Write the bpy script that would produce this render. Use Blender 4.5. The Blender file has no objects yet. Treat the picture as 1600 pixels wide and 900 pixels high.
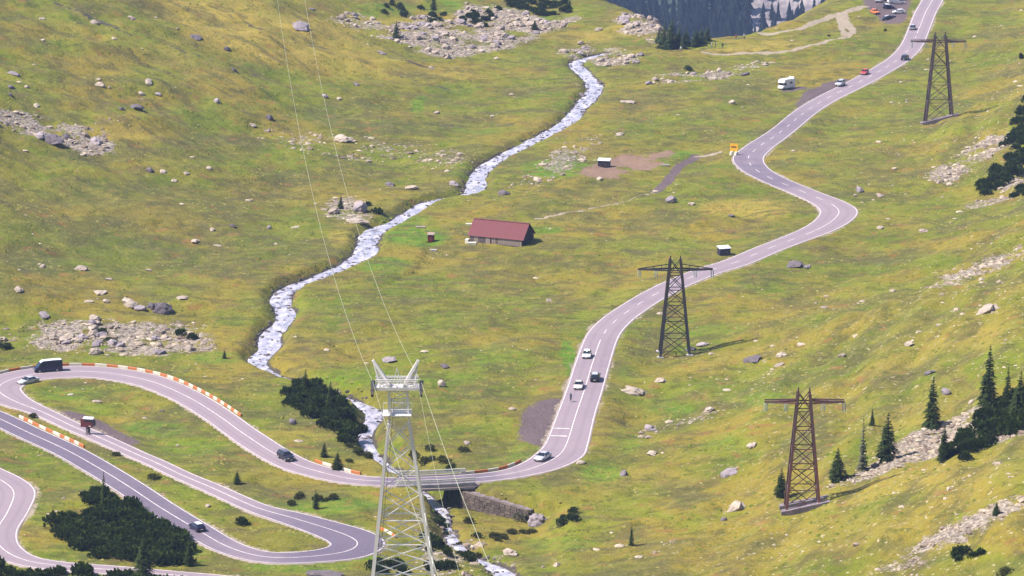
import bpy, bmesh, math, random
import numpy as np
from mathutils import Vector, Matrix

# ------------------------------------------------------------------ camera, sky, sun, exposure
SC = bpy.context.scene
COL = SC.collection
H0, PITCH, FPX = 224.0, math.radians(14.0), 6400.0       # focal length in pixels of a 1600 px wide frame
cam_d = bpy.data.cameras.new('camera')
cam = bpy.data.objects.new('camera', cam_d)
COL.objects.link(cam)
cam.location = (0, 0, H0)
cam.rotation_euler = (math.pi / 2 - PITCH, 0, 0)
cam_d.sensor_width = 36.0
cam_d.lens = 36.0 * FPX / 1600.0
cam_d.clip_start, cam_d.clip_end = 1.0, 12000.0
SC.camera = cam

SUN_EL, SUN_AZ = math.radians(53), math.radians(-97)      # azimuth from +Y, towards -X: from the left, high
W = bpy.data.worlds.new('World')
SC.world = W
W.use_nodes = True
nt = W.node_tree
sky = nt.nodes.new('ShaderNodeTexSky')
sky.sky_type = 'NISHITA'
sky.sun_disc = False
sky.sun_elevation, sky.sun_rotation = SUN_EL, SUN_AZ
sky.air_density, sky.dust_density, sky.altitude = 1.0, 1.6, 1500
bg = nt.nodes['Background']
bg.inputs['Strength'].default_value = 0.085
nt.links.new(sky.outputs[0], bg.inputs[0])
sun_d = bpy.data.lights.new('sun', 'SUN')
sun_d.energy, sun_d.angle, sun_d.color = 3.8, math.radians(1.2), (1.0, 0.93, 0.82)
sun = bpy.data.objects.new('sun', sun_d)
COL.objects.link(sun)
sun_dir = Vector((math.sin(SUN_AZ) * math.cos(SUN_EL), math.cos(SUN_AZ) * math.cos(SUN_EL), math.sin(SUN_EL)))
sun.rotation_euler = sun_dir.to_track_quat('Z', 'Y').to_euler()
sun.location = (-200, 900, 500)
SC.view_settings.view_transform = 'Standard'
SC.view_settings.look = 'None'
SC.view_settings.exposure = 1.33
SC.view_settings.gamma = 1.0
SC.cycles.max_bounces = 5
SC.cycles.volume_bounces = 0

rng = np.random.default_rng(11)
random.seed(11)

# ------------------------------------------------------------------ pixel <-> world helpers (survey of the valley from the photograph)
CP, SP = math.cos(PITCH), math.sin(PITCH)


def ray(px, py):
    u, v = (np.asarray(px, float) - 800) / FPX, (450 - np.asarray(py, float)) / FPX
    return u, CP + v * SP, -SP + v * CP


def proj(x, y, z):
    dz = z - H0
    f = y * CP - dz * SP
    up = y * SP + dz * CP
    f = np.maximum(f, 1.0)
    return 800 + FPX * x / f, 450 - FPX * up / f


def at_z(px, py, z):
    dx, dy, dz = ray(px, py)
    t = (np.asarray(z, float) - H0) / dz
    return dx * t, dy * t


def sstep(a, b, x):
    t = np.clip((x - a) / (b - a), 0, 1)
    return t * t * (3 - 2 * t)


def vnoise(x, y, seed=0):
    xi, yi = np.floor(x).astype(np.int64), np.floor(y).astype(np.int64)
    fx, fy = x - xi, y - yi
    fx, fy = fx * fx * (3 - 2 * fx), fy * fy * (3 - 2 * fy)

    def h(a, b):
        n = (a * 374761393 + b * 668265263 + seed * 974634777) & 0xffffffff
        n = ((n ^ (n >> 13)) * 1274126177) & 0xffffffff
        n = n ^ (n >> 16)
        return (n & 0xffff) / 32767.5 - 1.0
    return (h(xi, yi) * (1 - fx) + h(xi + 1, yi) * fx) * (1 - fy) + (h(xi, yi + 1) * (1 - fx) + h(xi + 1, yi + 1) * fx) * fy


def fbm(x, y, s, octaves=4, seed=0):
    r, a, t = 0.0, 1.0, 0.0
    for i in range(octaves):
        r = r + a * vnoise(x / s + 17.3 * i, y / s - 9.1 * i, seed + i)
        t += a
        a *= 0.5
        s *= 0.5
    return r / t


def sdist(x, y, poly):
    """signed distance to an open polyline: positive on the side the cross product calls left"""
    best, sign = np.full(np.shape(x), 1e9), np.ones(np.shape(x))
    for (ax, ay), (bx, by) in zip(poly[:-1], poly[1:]):
        dx, dy = bx - ax, by - ay
        t = np.clip(((x - ax) * dx + (y - ay) * dy) / (dx * dx + dy * dy), 0, 1)
        ex, ey = x - ax - t * dx, y - ay - t * dy
        d = np.hypot(ex, ey)
        c = dx * (y - ay) - dy * (x - ax)
        m = d < best
        best = np.where(m, d, best)
        sign = np.where(m, np.where(c >= 0, 1, -1), sign)
    return best * sign


def side_dist(x, y, poly, area):
    """distance to an open polyline, positive inside the given area that the polyline bounds"""
    return np.abs(sdist(x, y, poly)) * np.where(inpoly(x, y, area), 1, -1)


def inpoly(x, y, poly):
    r = np.zeros(np.shape(x), bool)
    n = len(poly)
    for i in range(n):
        (x0, y0), (x1, y1) = poly[i], poly[(i + 1) % n]
        if y0 == y1:
            continue
        c = ((y0 > y) != (y1 > y)) & (x < (x1 - x0) * (y - y0) / (y1 - y0) + x0)
        r ^= c
    return r


def catmull(pts, step=3.0):
    P = np.array(pts, float)
    P = np.vstack([2 * P[0] - P[1], P, 2 * P[-1] - P[-2]])
    out = []
    for i in range(1, len(P) - 2):
        p0, p1, p2, p3 = P[i - 1], P[i], P[i + 1], P[i + 2]
        n = max(2, int(np.hypot(*(p2 - p1)[:2]) / step))
        t = np.linspace(0, 1, n, endpoint=False)[:, None]
        out.append(0.5 * (2 * p1 + (p2 - p0) * t + (2 * p0 - 5 * p1 + 4 * p2 - p3) * t ** 2 + (3 * p1 - p0 - 3 * p2 + p3) * t ** 3))
    out.append(P[-2][None])
    return np.vstack(out)


# ------------------------------------------------------------------ terrain grid
def axis(lo, hi, core_lo, core_hi, step, grow):
    core = np.arange(core_lo, core_hi + step * .5, step)
    a, s, v = [], step, core[-1]
    while v < hi:
        s *= grow
        v += s
        a.append(v)
    b, s, v = [], step, core[0]
    while v > lo:
        s *= grow
        v -= s
        b.append(v)
    return np.array(b[::-1] + list(core) + a)


XS = axis(-620, 640, -185, 190, 0.9, 1.09)
YS = axis(-60, 1720, 640, 1330, 1.05, 1.08)
GX, GY = np.meshgrid(XS, YS)


def tilt(y):
    return -0.03 * (y - 850)


def to_plane(pts, z=0.0):
    out = []
    for p in pts:
        x, y = at_z(p[0], p[1], z)
        for _ in range(6):
            x, y = at_z(p[0], p[1], tilt(y) * (1 if z == 0 else 1))
        out.append((float(x), float(y)))
    return out


foot_r = to_plane([(1540, -60), (1480, 60), (1420, 130), (1300, 200), (1290, 250), (1385, 335), (1260, 430), (1080, 500), (985, 600), (955, 700),
                   (935, 770), (900, 850), (870, 930)])
foot_r = [(foot_r[0][0] + 60, foot_r[0][1] + 700)] + foot_r + [(20, 500), (40, -400)]
area_r = foot_r + [(3000, -400), (3000, foot_r[0][1])]
foot_l = to_plane([(850, 20), (800, 150), (700, 235), (560, 310), (400, 410), (330, 500), (200, 545), (-80, 560)])
foot_l = [(foot_l[0][0] + 40, foot_l[0][1] + 700)] + foot_l + [(-1200, foot_l[-1][1] - 60)]
area_l = foot_l + [(-1200, foot_l[0][1])]


def hill(d, s, w, cap):
    d = np.maximum(d, 0)
    h = np.where(d < w, s * d * d / (2 * w), s * (d - w / 2))
    return cap * np.tanh(h / cap)


def base0(x, y):
    z = tilt(y)
    z = z + hill(side_dist(x, y, foot_r, area_r), 0.36, 45, 130)
    z = z + hill(side_dist(x, y, foot_l, area_l), 0.26, 60, 120)
    n = np.maximum(600 - y, 0)
    z = z + np.where(n < 150, 0.35 * n * n / 300, 0.35 * (n - 75))
    return z


Z0 = base0(GX, GY)


def sample(G, x, y):
    x, y = np.asarray(x, float), np.asarray(y, float)
    i = np.clip(np.searchsorted(XS, x) - 1, 0, len(XS) - 2)
    j = np.clip(np.searchsorted(YS, y) - 1, 0, len(YS) - 2)
    fx = np.clip((x - XS[i]) / (XS[i + 1] - XS[i]), 0, 1)
    fy = np.clip((y - YS[j]) / (YS[j + 1] - YS[j]), 0, 1)
    return (G[j, i] * (1 - fx) + G[j, i + 1] * fx) * (1 - fy) + (G[j + 1, i] * (1 - fx) + G[j + 1, i + 1] * fx) * fy


TT = np.arange(480, 1700, 0.8)


def unproj(px, py, G, dz=0.0):
    """where the sight line through (px, py) first meets the surface G + dz"""
    dx, dy, dzr = [float(v) for v in ray(px, py)]
    d = H0 + dzr * TT - sample(G, dx * TT, dy * TT) - dz
    k = np.argmax(d < 0)
    if d[k] >= 0:
        k = len(TT) - 1
    a, b = d[max(k - 1, 0)], d[k]
    f = a / (a - b) if a != b else 0
    t = TT[max(k - 1, 0)] + f * (TT[k] - TT[max(k - 1, 0)])
    return dx * t, dy * t, H0 + dzr * t


# far edge of the meadow: beyond it the ground falls away into the next valley
edge_px = [(700, -110), (820, -60), (905, -8), (962, 18), (1000, 40), (1040, 76), (1110, 67), (1220, 46), (1300, 14), (1340, -14), (1390, -40)]
edge = [unproj(a, b, Z0)[:2] for a, b in edge_px]
edge = [(edge[0][0] - 500, edge[0][1] + 330)] + edge + [(edge[-1][0] + 250, edge[-1][1] + 330)]
DE = side_dist(GX, GY, edge, edge + [(edge[-1][0], 9000), (edge[0][0], 9000)])
Z0 = Z0 - hill(DE - 1.0, 0.62, 8, 1e9)
# the rocky knoll at the lip
kx, ky, _ = unproj(1000, 48, Z0)
Z0 = Z0 + 3.5 * np.exp(-(((GX - kx) / 9) ** 2 + ((GY - ky) / 14) ** 2))

# ------------------------------------------------------------------ road survey: px, py, width in metres, tone (0 pale old, 1 dark new)
road_px = [
    (1490, -60, 7.4, .25), (1472, -30, 7.4, .2), (1457, 0, 7.3, .15), (1446, 20, 7.3, .1), (1436, 45, 7.2, .1), (1425, 70, 7.2, .1), (1406, 91, 7.2, .2), (1373, 112, 7.2, .3),
    (1334, 133, 7.2, .25), (1290, 155, 7.0, .2), (1257, 176, 7.0, .45), (1229, 199, 7.0, .6), (1209, 214, 7.4, .5), (1184, 231, 8.0, .4), (1169, 247, 8.5, .5),
    (1178, 263, 8.0, .6), (1203, 278, 7.4, .6), (1233, 291, 7.4, .5), (1272, 307, 8.0, .15), (1297, 318, 9.0, .1), (1311, 330, 9.6, .05), (1302, 344, 9.0, .05), (1277, 359, 8, .05),
    (1237, 375, 7.0, .05), (1200, 389, 7.0, .05), (1150, 410, 7.0, .1), (1105, 424, 6.8, .15), (1060, 442, 6.8, .2), (1022, 461, 6.8, .2), (985, 484, 7.0, .2), (960, 503, 7.2, .15),
    (941, 526, 7.4, .2), (926, 567, 7.6, .2), (914, 607, 7.7, .2), (900, 648, 7.9, .15), (886, 692, 8.6, .1), (874, 711, 9.4, .1), (846, 727, 8.2, .1), (805, 739, 6.2, .15), (760, 745.5, 5.6, .6),
    (700, 750, 5.6, .7), (650, 752, 5.6, .7), (600, 752.5, 5.6, .6), (550, 749, 6.0, .15), (505, 739, 7.0, .1), (462, 726, 7.2, .1), (425, 707, 7.2, .1), (400, 691, 7.2, .1), (372, 672, 7.0, .1),
    (346, 653, 7.0, .1), (300, 624, 7.4, .1), (245, 599, 8.2, .1), (195, 587, 9.0, .1), (145, 581, 9.0, .1), (100, 581, 9.4, .1), (52, 585, 9.6, .1), (15, 594, 9.8, .1), (-3, 606, 9.6, .1), (4, 617, 9.0, .1),
    (27, 629, 7.0, .1), (66, 644, 5.0, .1), (115, 667, 4.6, .1), (160, 686, 4.5, .1), (215, 711, 4.4, .1), (241, 722, 4.4, .1), (285, 743, 4.5, .1), (330, 762, 4.8, .1), (400, 793, 5.2, .35),
    (452, 808, 6.8, .75), (505, 824, 8.2, .8), (545, 838, 9.6, .85), (560, 850, 10.0, .85), (542, 862, 9.2, .85), (495, 869, 7.2, .8), (440, 872, 6.6, .6), (398, 868, 6.2, .5),
    (352, 853, 6.2, .55), (305, 826, 6.4, .65), (250, 793, 6.6, .75), (205, 763, 6.6, .8), (160, 735, 6.6, .85), (105, 704, 6.6, .9), (42, 675, 6.6, .9), (0, 655, 6.6, .9),
    (-40, 640, 6.6, .8), (-85, 640, 8.0, .7), (-110, 660, 9.0, .6), (-95, 690, 9.0, .4), (-60, 718, 8.0, .3), (-25, 738, 8, .15), (4, 752, 8.0, .1), (22, 770, 8.2, .1), (12, 800, 7.8, .1),
    (-5, 830, 7.6, .1), (2, 856, 7.0, .1), (40, 876, 5.6, .1), (100, 885, 5.0, .1), (180, 891, 5.0, .1), (270, 899, 5.0, .1), (380, 910, 5.2, .1), (470, 930, 5.4, .1)]
S = catmull(road_px, 2.5)
R3 = np.array([unproj(a[0], a[1], Z0) for a in S])
seg = np.hypot(*np.diff(R3[:, :2], axis=0).T)
cum = np.concatenate([[0], np.cumsum(seg)])
L = cum[-1]
sN = np.arange(0, L, 1.0)
pxi, pyi = np.interp(sN, cum, S[:, 0]), np.interp(sN, cum, S[:, 1])
rw, rtone = np.interp(sN, cum, S[:, 2]), np.interp(sN, cum, S[:, 3])
rz = np.interp(sN, cum, R3[:, 2]) + 0.35
k = np.hanning(41)
k /= k.sum()
rz = np.convolve(np.pad(rz, 20, mode='edge'), k, mode='valid')
# the bridge carries the road level across the stream
bridge_s = [sN[np.argmin(np.hypot(pxi - a, (pyi - b) * 2))] for a, b in ((716, 749), (640, 752))]
rx, ry = at_z(pxi, pyi, rz)
k7 = np.hanning(9)
k7 /= k7.sum()
rx = np.convolve(np.pad(rx, 4, mode='edge'), k7, mode='valid')
ry = np.convolve(np.pad(ry, 4, mode='edge'), k7, mode='valid')
tx, ty = np.gradient(rx), np.gradient(ry)
tl = np.hypot(tx, ty)
tx, ty = tx / tl, ty / tl

# ------------------------------------------------------------------ river survey: px, py, width, depth below the meadow
river_px = [(952, 83, 2.0, .9), (925, 90, 3.4, 1.0), (899, 100, 6.0, 1.1), (914, 116, 6.4, 1.1), (929, 136, 6.4, 1.1), (921, 152, 6.2, 1.2), (905, 170, 6.0, 1.2), (890, 188, 5.4, 1.3), (865, 204, 5.4, 1.3),
            (830, 222, 5.0, 1.3), (795, 240, 5.0, 1.3), (765, 257, 5.2, 1.3), (747, 275, 6.0, 1.3), (742, 296, 6.0, 1.3), (724, 307, 3.4, 1.3), (690, 312, 3.0, 1.3), (662, 320, 4.6, 1.3),
            (638, 335, 5.2, 1.4), (612, 350, 4.4, 1.4), (584, 362, 6.0, 1.4), (574, 378, 6.8, 1.4), (570, 396, 6.4, 1.4), (545, 413, 5.2, 1.4), (515, 427, 4.8, 1.4), (485, 440, 5.0, 1.5),
            (450, 453, 5.6, 1.6), (438, 470, 6.2, 1.7), (447, 492, 5.6, 1.8), (437, 510, 5.6, 1.9), (422, 525, 5.8, 2.0), (420, 545, 5.6, 2.1), (402, 564, 5.2, 2.2), (418, 580, 2.6, 2.3), (458, 598, 2.2, 2.5), (505, 613, 2.4, 2.8),
            (550, 628, 3.0, 3.0), (585, 645, 5.4, 3.2), (578, 665, 3.8, 3.3), (570, 682, 3.4, 3.4), (580, 706, 2.6, 3.5), (605, 730, 2.0, 3.8), (640, 757, 2.4, 4.1), (668, 782, 4.2, 4.4),
            (695, 802, .9, 4.0), (702, 830, .6, 3.4), (708, 850, 4.2, 3.2), (732, 868, .7, 3.0), (760, 882, 2.4, 2.6), (785, 895, 4.6, 2.3), (800, 925, 4, 2.0), (815, 990, 4, 1.8)]
V = catmull(river_px, 2.5)
V3 = np.array([unproj(a[0], a[1], Z0, -a[3]) for a in V])
seg = np.hypot(*np.diff(V3[:, :2], axis=0).T)
vc = np.concatenate([[0], np.cumsum(seg)])
vs = np.arange(0, vc[-1], 1.0)
vz = np.interp(vs, vc, V3[:, 2])
vz = np.convolve(np.pad(vz, 20, mode='edge'), k, mode='valid')
vx, vy = at_z(np.interp(vs, vc, V[:, 0]), np.interp(vs, vc, V[:, 1]), vz)
vx = np.convolve(np.pad(vx, 4, mode='edge'), k7, mode='valid')
vy = np.convolve(np.pad(vy, 4, mode='edge'), k7, mode='valid')
vw = .60 * np.interp(vs, vc, V[:, 2]) * (1 + 0.22 * vnoise(vs / 6.0, vs * 0, 5) + .12 * vnoise(vs / 2.3, vs * 0, 6))
vtx, vty = np.gradient(vx), np.gradient(vy)
tl = np.hypot(vtx, vty)
vtx, vty = vtx / tl, vty / tl


def nearest_field(sx, sy, sz, reach):
    """distance to a sampled line and the weighted value of the line there, over the grid"""
    D = np.full(GX.shape, 1e3)
    A, B = np.zeros(GX.shape), np.zeros(GX.shape)
    for x, y, z in zip(sx, sy, sz):
        i0, i1 = np.searchsorted(XS, [x - reach, x + reach])
        j0, j1 = np.searchsorted(YS, [y - reach, y + reach])
        if i1 <= i0 or j1 <= j0:
            continue
        d2 = (XS[None, i0:i1] - x) ** 2 + (YS[j0:j1, None] - y) ** 2
        D[j0:j1, i0:i1] = np.minimum(D[j0:j1, i0:i1], np.sqrt(d2))
        w = 1 / (d2 + .15) ** 2
        A[j0:j1, i0:i1] += w * z[0] if isinstance(z, tuple) else w * z
        B[j0:j1, i0:i1] += w
    return D, A / np.maximum(B, 1e-12)


onb = (sN > min(bridge_s)) & (sN < max(bridge_s))
keep = ~onb
RD, RZ = nearest_field(rx[keep], ry[keep], rz[keep], 15)
_, RWD = nearest_field(rx[keep], ry[keep], rw[keep] * .5, 15)
VD, VZ = nearest_field(vx, vy, vz, 14)
_, VWD = nearest_field(vx, vy, vw * .5, 14)

# relief: hummocks, terracettes on the slopes
calm = .25 + .75 * sstep(9, 30, VD)
rough = 1.7 * calm * fbm(GX, GY, 28, 3, 3) + 0.85 * calm * fbm(GX, GY, 8, 3, 9) + 0.20 * vnoise(GX / 1.9, GY / 1.9, 21)
slope_side = sstep(5, 40, side_dist(GX, GY, foot_r, area_r))
terr = 0.75 * np.sin((Z0 * 1.6 + 2.2 * fbm(GX, GY, 22, 2, 31))) * slope_side * (0.5 + .5 * vnoise(GX / 30, GY / 30, 4))
Z = Z0 + rough + terr + 2.4 * sstep(20, 70, side_dist(GX, GY, foot_l, area_l)) * fbm(GX, GY, 24, 3, 40)
# gorge of the stream (steeper on the left bank), then the road bench on top of it
bank = VD - VWD
bw = 2.6 + np.clip(Z - VZ, 0, 8) * 0.7
zc = VZ - 0.5 + sstep(0, 1, (bank + 0.4) / bw) * (Z - VZ + .5)
zc = np.where(VD > 500, Z, np.minimum(Z, np.maximum(zc, VZ - .5)))
road_w = sstep(0.9, 8.5, RD - RWD)
zs = np.where(RD > 500, zc, RZ * (1 - road_w) + zc * road_w)
# keep the gorge open under the bridge
bx, by = (rx[onb].mean(), ry[onb].mean())
openb = (np.hypot(GX - bx, GY - by) < 16) & (VD < VWD + 2.6)
zs = np.where(openb, np.minimum(zs, VZ - .5 + np.clip(bank, 0, 3) * .25), zs)
# ground in front of the wing wall lies at stream level
WA = (*[float(q) for q in at_z(720, 768, 2.3)], 2.3)
WB = (*[float(q) for q in at_z(824, 799, 1.5)], 1.5)
ux, uy = WB[0] - WA[0], WB[1] - WA[1]
wl_ = math.hypot(ux, uy)
ux, uy = ux / wl_, uy / wl_
fa = ((GX - WA[0]) * ux + (GY - WA[1]) * uy) / wl_
dn = (GX - WA[0]) * uy - (GY - WA[1]) * ux
if uy * 0 - (-1) * ux < 0:
    dn = -dn
fx_ = (GX - WA[0]) / (WB[0] - WA[0])
zt_ = WA[2] * (1 - np.clip(fa, 0, 1)) + WB[2] * np.clip(fa, 0, 1)
zb_ = np.interp(fx_, [0, 1], [WA[2] - 3.2, WB[2] - 2.0])
zb_ = zb_ + .14 * np.maximum(dn, 0)
ww = sstep(-.25, .0, fx_) * (1 - sstep(1.0, 1.7, fx_)) * (dn > -1.3) * (1 - sstep(35, 60, dn))
zs = zs * (1 - ww) + np.minimum(zs, zb_) * ww
wk = sstep(-.12, .02, fa) * (1 - sstep(1.0, 1.15, fa)) * (dn <= -1.3) * (1 - sstep(9, 14, -dn))
zs = zs * (1 - wk) + np.minimum(zs, zt_ - .1 + 1.0 * np.maximum(-dn - 1.5, 0)) * wk
ZS = zs                                                     # what things stand on
ZT = np.where((RD < RWD - .2), zs - 0.35, np.where(RD < RWD + .8, zs - .06, zs))   # ground mesh dips under the road
RELIEF_OK = RD > RWD + 1


def ground(x, y):
    return sample(ZS, x, y)


def P(px, py):
    return Vector(unproj(px, py, ZS))


def scale_at(p):
    """pixels per metre at a point"""
    return FPX / (p[1] * CP - (p[2] - H0) * SP)


def gnormal(x, y, e=1.2):
    n = Vector((float(ground(x - e, y) - ground(x + e, y)), float(ground(x, y - e) - ground(x, y + e)), 2 * e))
    return n.normalized()


def height_to(p, py_top):
    """height above p whose top is seen at row py_top"""
    lo, hi = 0.0, 120.0
    for _ in range(40):
        m = (lo + hi) / 2
        if proj(p[0], p[1], p[2] + m)[1] > py_top:
            lo = m
        else:
            hi = m
    return lo


# ------------------------------------------------------------------ materials
def new_mat(name):
    m = bpy.data.materials.new(name)
    m.use_nodes = True
    return m, m.node_tree, m.node_tree.nodes['Principled BSDF']


def N(nt, t, **kw):
    n = nt.nodes.new(t)
    for a, b in kw.items():
        if a.startswith('i_'):
            n.inputs[a[2:].replace('_', ' ')].default_value = b
        else:
            setattr(n, a, b)
    return n


def mixc(nt, fac, a, b, mode='MIX'):
    n = nt.nodes.new('ShaderNodeMix')
    n.data_type = 'RGBA'
    n.blend_type = mode
    for sock, v in ((n.inputs[0], fac), (n.inputs[6], a), (n.inputs[7], b)):
        if hasattr(v, 'links') or isinstance(v, bpy.types.NodeSocket):
            nt.links.new(v, sock)
        elif isinstance(v, (int, float)):
            sock.default_value = v
        else:
            sock.default_value = (*v, 1)
    return n.outputs[2]


def maprange(nt, v, a, b, c=0.0, d=1.0):
    n = nt.nodes.new('ShaderNodeMapRange')
    n.interpolation_type = 'SMOOTHSTEP'
    nt.links.new(v, n.inputs[0])
    for i, q in enumerate((a, b, c, d)):
        n.inputs[i + 1].default_value = q
    return n.outputs[0]


def mathn(nt, op, a, b):
    n = nt.nodes.new('ShaderNodeMath')
    n.operation = op
    for s, v in ((n.inputs[0], a), (n.inputs[1], b)):
        if isinstance(v, bpy.types.NodeSocket):
            nt.links.new(v, s)
        else:
            s.default_value = v
    return n.outputs[0]


def noise(nt, scale, detail=4.0, rough=0.55, vec=None, stretch=None):
    n = nt.nodes.new('ShaderNodeTexNoise')
    n.inputs['Scale'].default_value = scale
    n.inputs['Detail'].default_value = detail
    n.inputs['Roughness'].default_value = rough
    src = vec
    if src is None:
        src = nt.nodes.new('ShaderNodeNewGeometry').outputs['Position']
    if stretch:
        mp = nt.nodes.new('ShaderNodeMapping')
        mp.inputs['Scale'].default_value = stretch[:3]
        if len(stretch) > 3:
            mp.inputs['Rotation'].default_value = (0, 0, stretch[3])
        nt.links.new(src, mp.inputs[0])
        src = mp.outputs[0]
    nt.links.new(src, n.inputs['Vector'])
    return n.outputs['Fac']


def streak(nt, scale, ang, along, across=1.0, detail=4, rough=.6):
    """noise drawn out along a ground direction"""
    p = nt.nodes.new('ShaderNodeNewGeometry').outputs['Position']
    a, b_ = nt.nodes.new('ShaderNodeMapping'), nt.nodes.new('ShaderNodeMapping')
    a.inputs['Rotation'].default_value = (0, 0, -ang)
    b_.inputs['Scale'].default_value = (1 / along, across, across)
    nt.links.new(p, a.inputs[0])
    nt.links.new(a.outputs[0], b_.inputs[0])
    return noise(nt, scale, detail, rough, b_.outputs[0])


def bump(nt, bsdf, h, strength=.4, dist=.1):
    b = nt.nodes.new('ShaderNodeBump')
    b.inputs['Strength'].default_value = strength
    b.inputs['Distance'].default_value = dist
    nt.links.new(h, b.inputs['Height'])
    nt.links.new(b.outputs[0], bsdf.inputs['Normal'])


def simple(name, c, rough=.6, metal=0.0, var=.25, scale=1.5, c2=None, spec=None, obj=True):
    """a plain material with worn, uneven colour"""
    m, nt, b = new_mat(name)
    v = nt.nodes.new('ShaderNodeTexCoord').outputs['Object'] if obj else None
    f = noise(nt, scale, 4, .6, v)
    a = c2 or tuple(q * (1 - var) for q in c)
    col = mixc(nt, maprange(nt, f, .35, .65), a, c)
    nt.links.new(col, b.inputs['Base Color'])
    b.inputs['Roughness'].default_value = rough
    b.inputs['Metallic'].default_value = metal
    if spec is not None:
        b.inputs['Specular IOR Level'].default_value = spec
    return m


def attr(nt, name, out='Fac'):
    a = nt.nodes.new('ShaderNodeAttribute')
    a.attribute_name = name
    return a.outputs[out]


M = {}


def grass_mat():
    m, nt, b = new_mat('alpine_meadow')
    big = noise(nt, .022, 3, .5)
    mid = noise(nt, .07, 5, .62, None, (1, .75, 1, .5))
    sm = noise(nt, .34, 4, .65)
    fine = noise(nt, 1.6, 3, .7)
    tint = noise(nt, .11, 3, .6, None, (1.0, .8, 1, -.4))
    green, olive, ochre, brown = (.092, .122, .008), (.134, .126, .013), (.198, .150, .019), (.122, .090, .030)
    c = mixc(nt, maprange(nt, mid, .44, .56), olive, green)
    c = mixc(nt, maprange(nt, mathn(nt, 'ADD', big, mathn(nt, 'MULTIPLY', mathn(nt, 'ADD', attr(nt, 'slope_right'), mathn(nt, 'MULTIPLY', attr(nt, 'slope_left'), .6)), .07)), .45, .62), c, ochre)
    c = mixc(nt, maprange(nt, tint, .52, .66, 0, .8), c, brown)
    pa1 = noise(nt, .048, 4, .6, None, (1, .6, 1, .7))
    pa2 = noise(nt, .060, 4, .6, None, (.8, 1, 1, 2.1))
    c = mixc(nt, maprange(nt, pa1, .50, .60, 0, .7), c, (.130, .158, .008))
    c = mixc(nt, maprange(nt, pa2, .51, .62, 0, .72), c, (.086, .080, .026))
    c = mixc(nt, mathn(nt, 'MULTIPLY', attr(nt, 'heath'), .8), c, mixc(nt, sm, (.085, .078, .028), (.055, .062, .020)))
    c = mixc(nt, mathn(nt, 'MULTIPLY', attr(nt, 'dry'), .95), c, mixc(nt, mid, (.32, .225, .045), (.235, .185, .028)))
    c = mixc(nt, mathn(nt, 'MULTIPLY', attr(nt, 'lush'), 1.0), c, mixc(nt, sm, (.052, .150, .006), (.108, .178, .008)))
    # drawn-out bands: contour tracks on the right slope, run-off lines on the left one, faint bands on the flat
    sr, sl_ = attr(nt, 'slope_right'), attr(nt, 'slope_left')
    k1 = streak(nt, .16, math.radians(58), 5.0)
    k2 = streak(nt, .16, math.radians(-52), 5.0)
    k3 = streak(nt, .20, 0.0, 2.6)
    k0 = mixc(nt, sl_, mixc(nt, sr, k3, k1), k2)
    c = mixc(nt, maprange(nt, k0, .51, .63, 0, .68), c, (.084, .072, .026))
    c = mixc(nt, maprange(nt, k0, .47, .36, 0, .5), c, (.180, .160, .026))
    kf1 = streak(nt, .75, math.radians(58), 3.5)
    kf2 = streak(nt, .75, math.radians(-52), 3.5)
    kf3 = streak(nt, .8, 0.0, 2.6)
    kf = mixc(nt, sl_, mixc(nt, sr, kf3, kf1), kf2)
    c = mixc(nt, maprange(nt, kf, .54, .68, 0, .38), c, (.075, .072, .016))
    c = mixc(nt, maprange(nt, kf, .46, .32, 0, .32), c, (.185, .175, .036))
    # bleached tufts and lichened pebbles, many on the right slope
    sp = noise(nt, 1.05, 2, .5)
    c = mixc(nt, mathn(nt, 'MULTIPLY', maprange(nt, sp, .63, .70), mathn(nt, 'ADD', mathn(nt, 'MULTIPLY', sr, .70), .15)), c, (.36, .30, .19))
    # tussocks: lighter tips, darker hollows, russet sorrel
    c = mixc(nt, maprange(nt, sm, .54, .68, 0, .6), c, (.21, .18, .036))
    c = mixc(nt, maprange(nt, sm, .46, .33, 0, .65), c, (.060, .066, .010))
    c = mixc(nt, maprange(nt, fine, .56, .72, 0, .36), c, (.22, .20, .05))
    c = mixc(nt, maprange(nt, fine, .46, .30, 0, .36), c, (.05, .055, .010))
    rus = noise(nt, .23, 2, .5, None, (1, 1, 1, .2))
    c = mixc(nt, maprange(nt, rus, .62, .72, 0, .55), c, (.21, .10, .035))
    # bare ground and stone rubble
    st = noise(nt, 1.1, 5, .75)
    rub = mixc(nt, maprange(nt, st, .38, .62), (.11, .085, .072), (.33, .28, .235))
    sa = mathn(nt, 'ADD', attr(nt, 'scree'), mathn(nt, 'MULTIPLY', mathn(nt, 'SUBTRACT', noise(nt, .5, 4, .7), .5), 1.5))
    c = mixc(nt, maprange(nt, sa, .38, .62), c, rub)
    da = mathn(nt, 'ADD', attr(nt, 'soil'), mathn(nt, 'MULTIPLY', mathn(nt, 'SUBTRACT', noise(nt, .6, 4, .7), .5), .9))
    c = mixc(nt, maprange(nt, da, .42, .58), c, mixc(nt, st, (.150, .092, .066), (.235, .155, .110)))
    ga = mathn(nt, 'ADD', attr(nt, 'gravel'), mathn(nt, 'MULTIPLY', mathn(nt, 'SUBTRACT', noise(nt, .9, 3, .7), .5), .7))
    c = mixc(nt, maprange(nt, ga, .42, .58), c, mixc(nt, st, (.085, .060, .066), (.130, .095, .100)))
    pa = mathn(nt, 'ADD', attr(nt, 'track'), mathn(nt, 'MULTIPLY', mathn(nt, 'SUBTRACT', noise(nt, .9, 3, .7), .5), .9))
    c = mixc(nt, maprange(nt, pa, .40, .62), c, mixc(nt, st, (.22, .175, .13), (.33, .27, .21)))
    # darker mottled band along the stream banks and terrace lines
    nz = nt.nodes.new('ShaderNodeSeparateXYZ')
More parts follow.
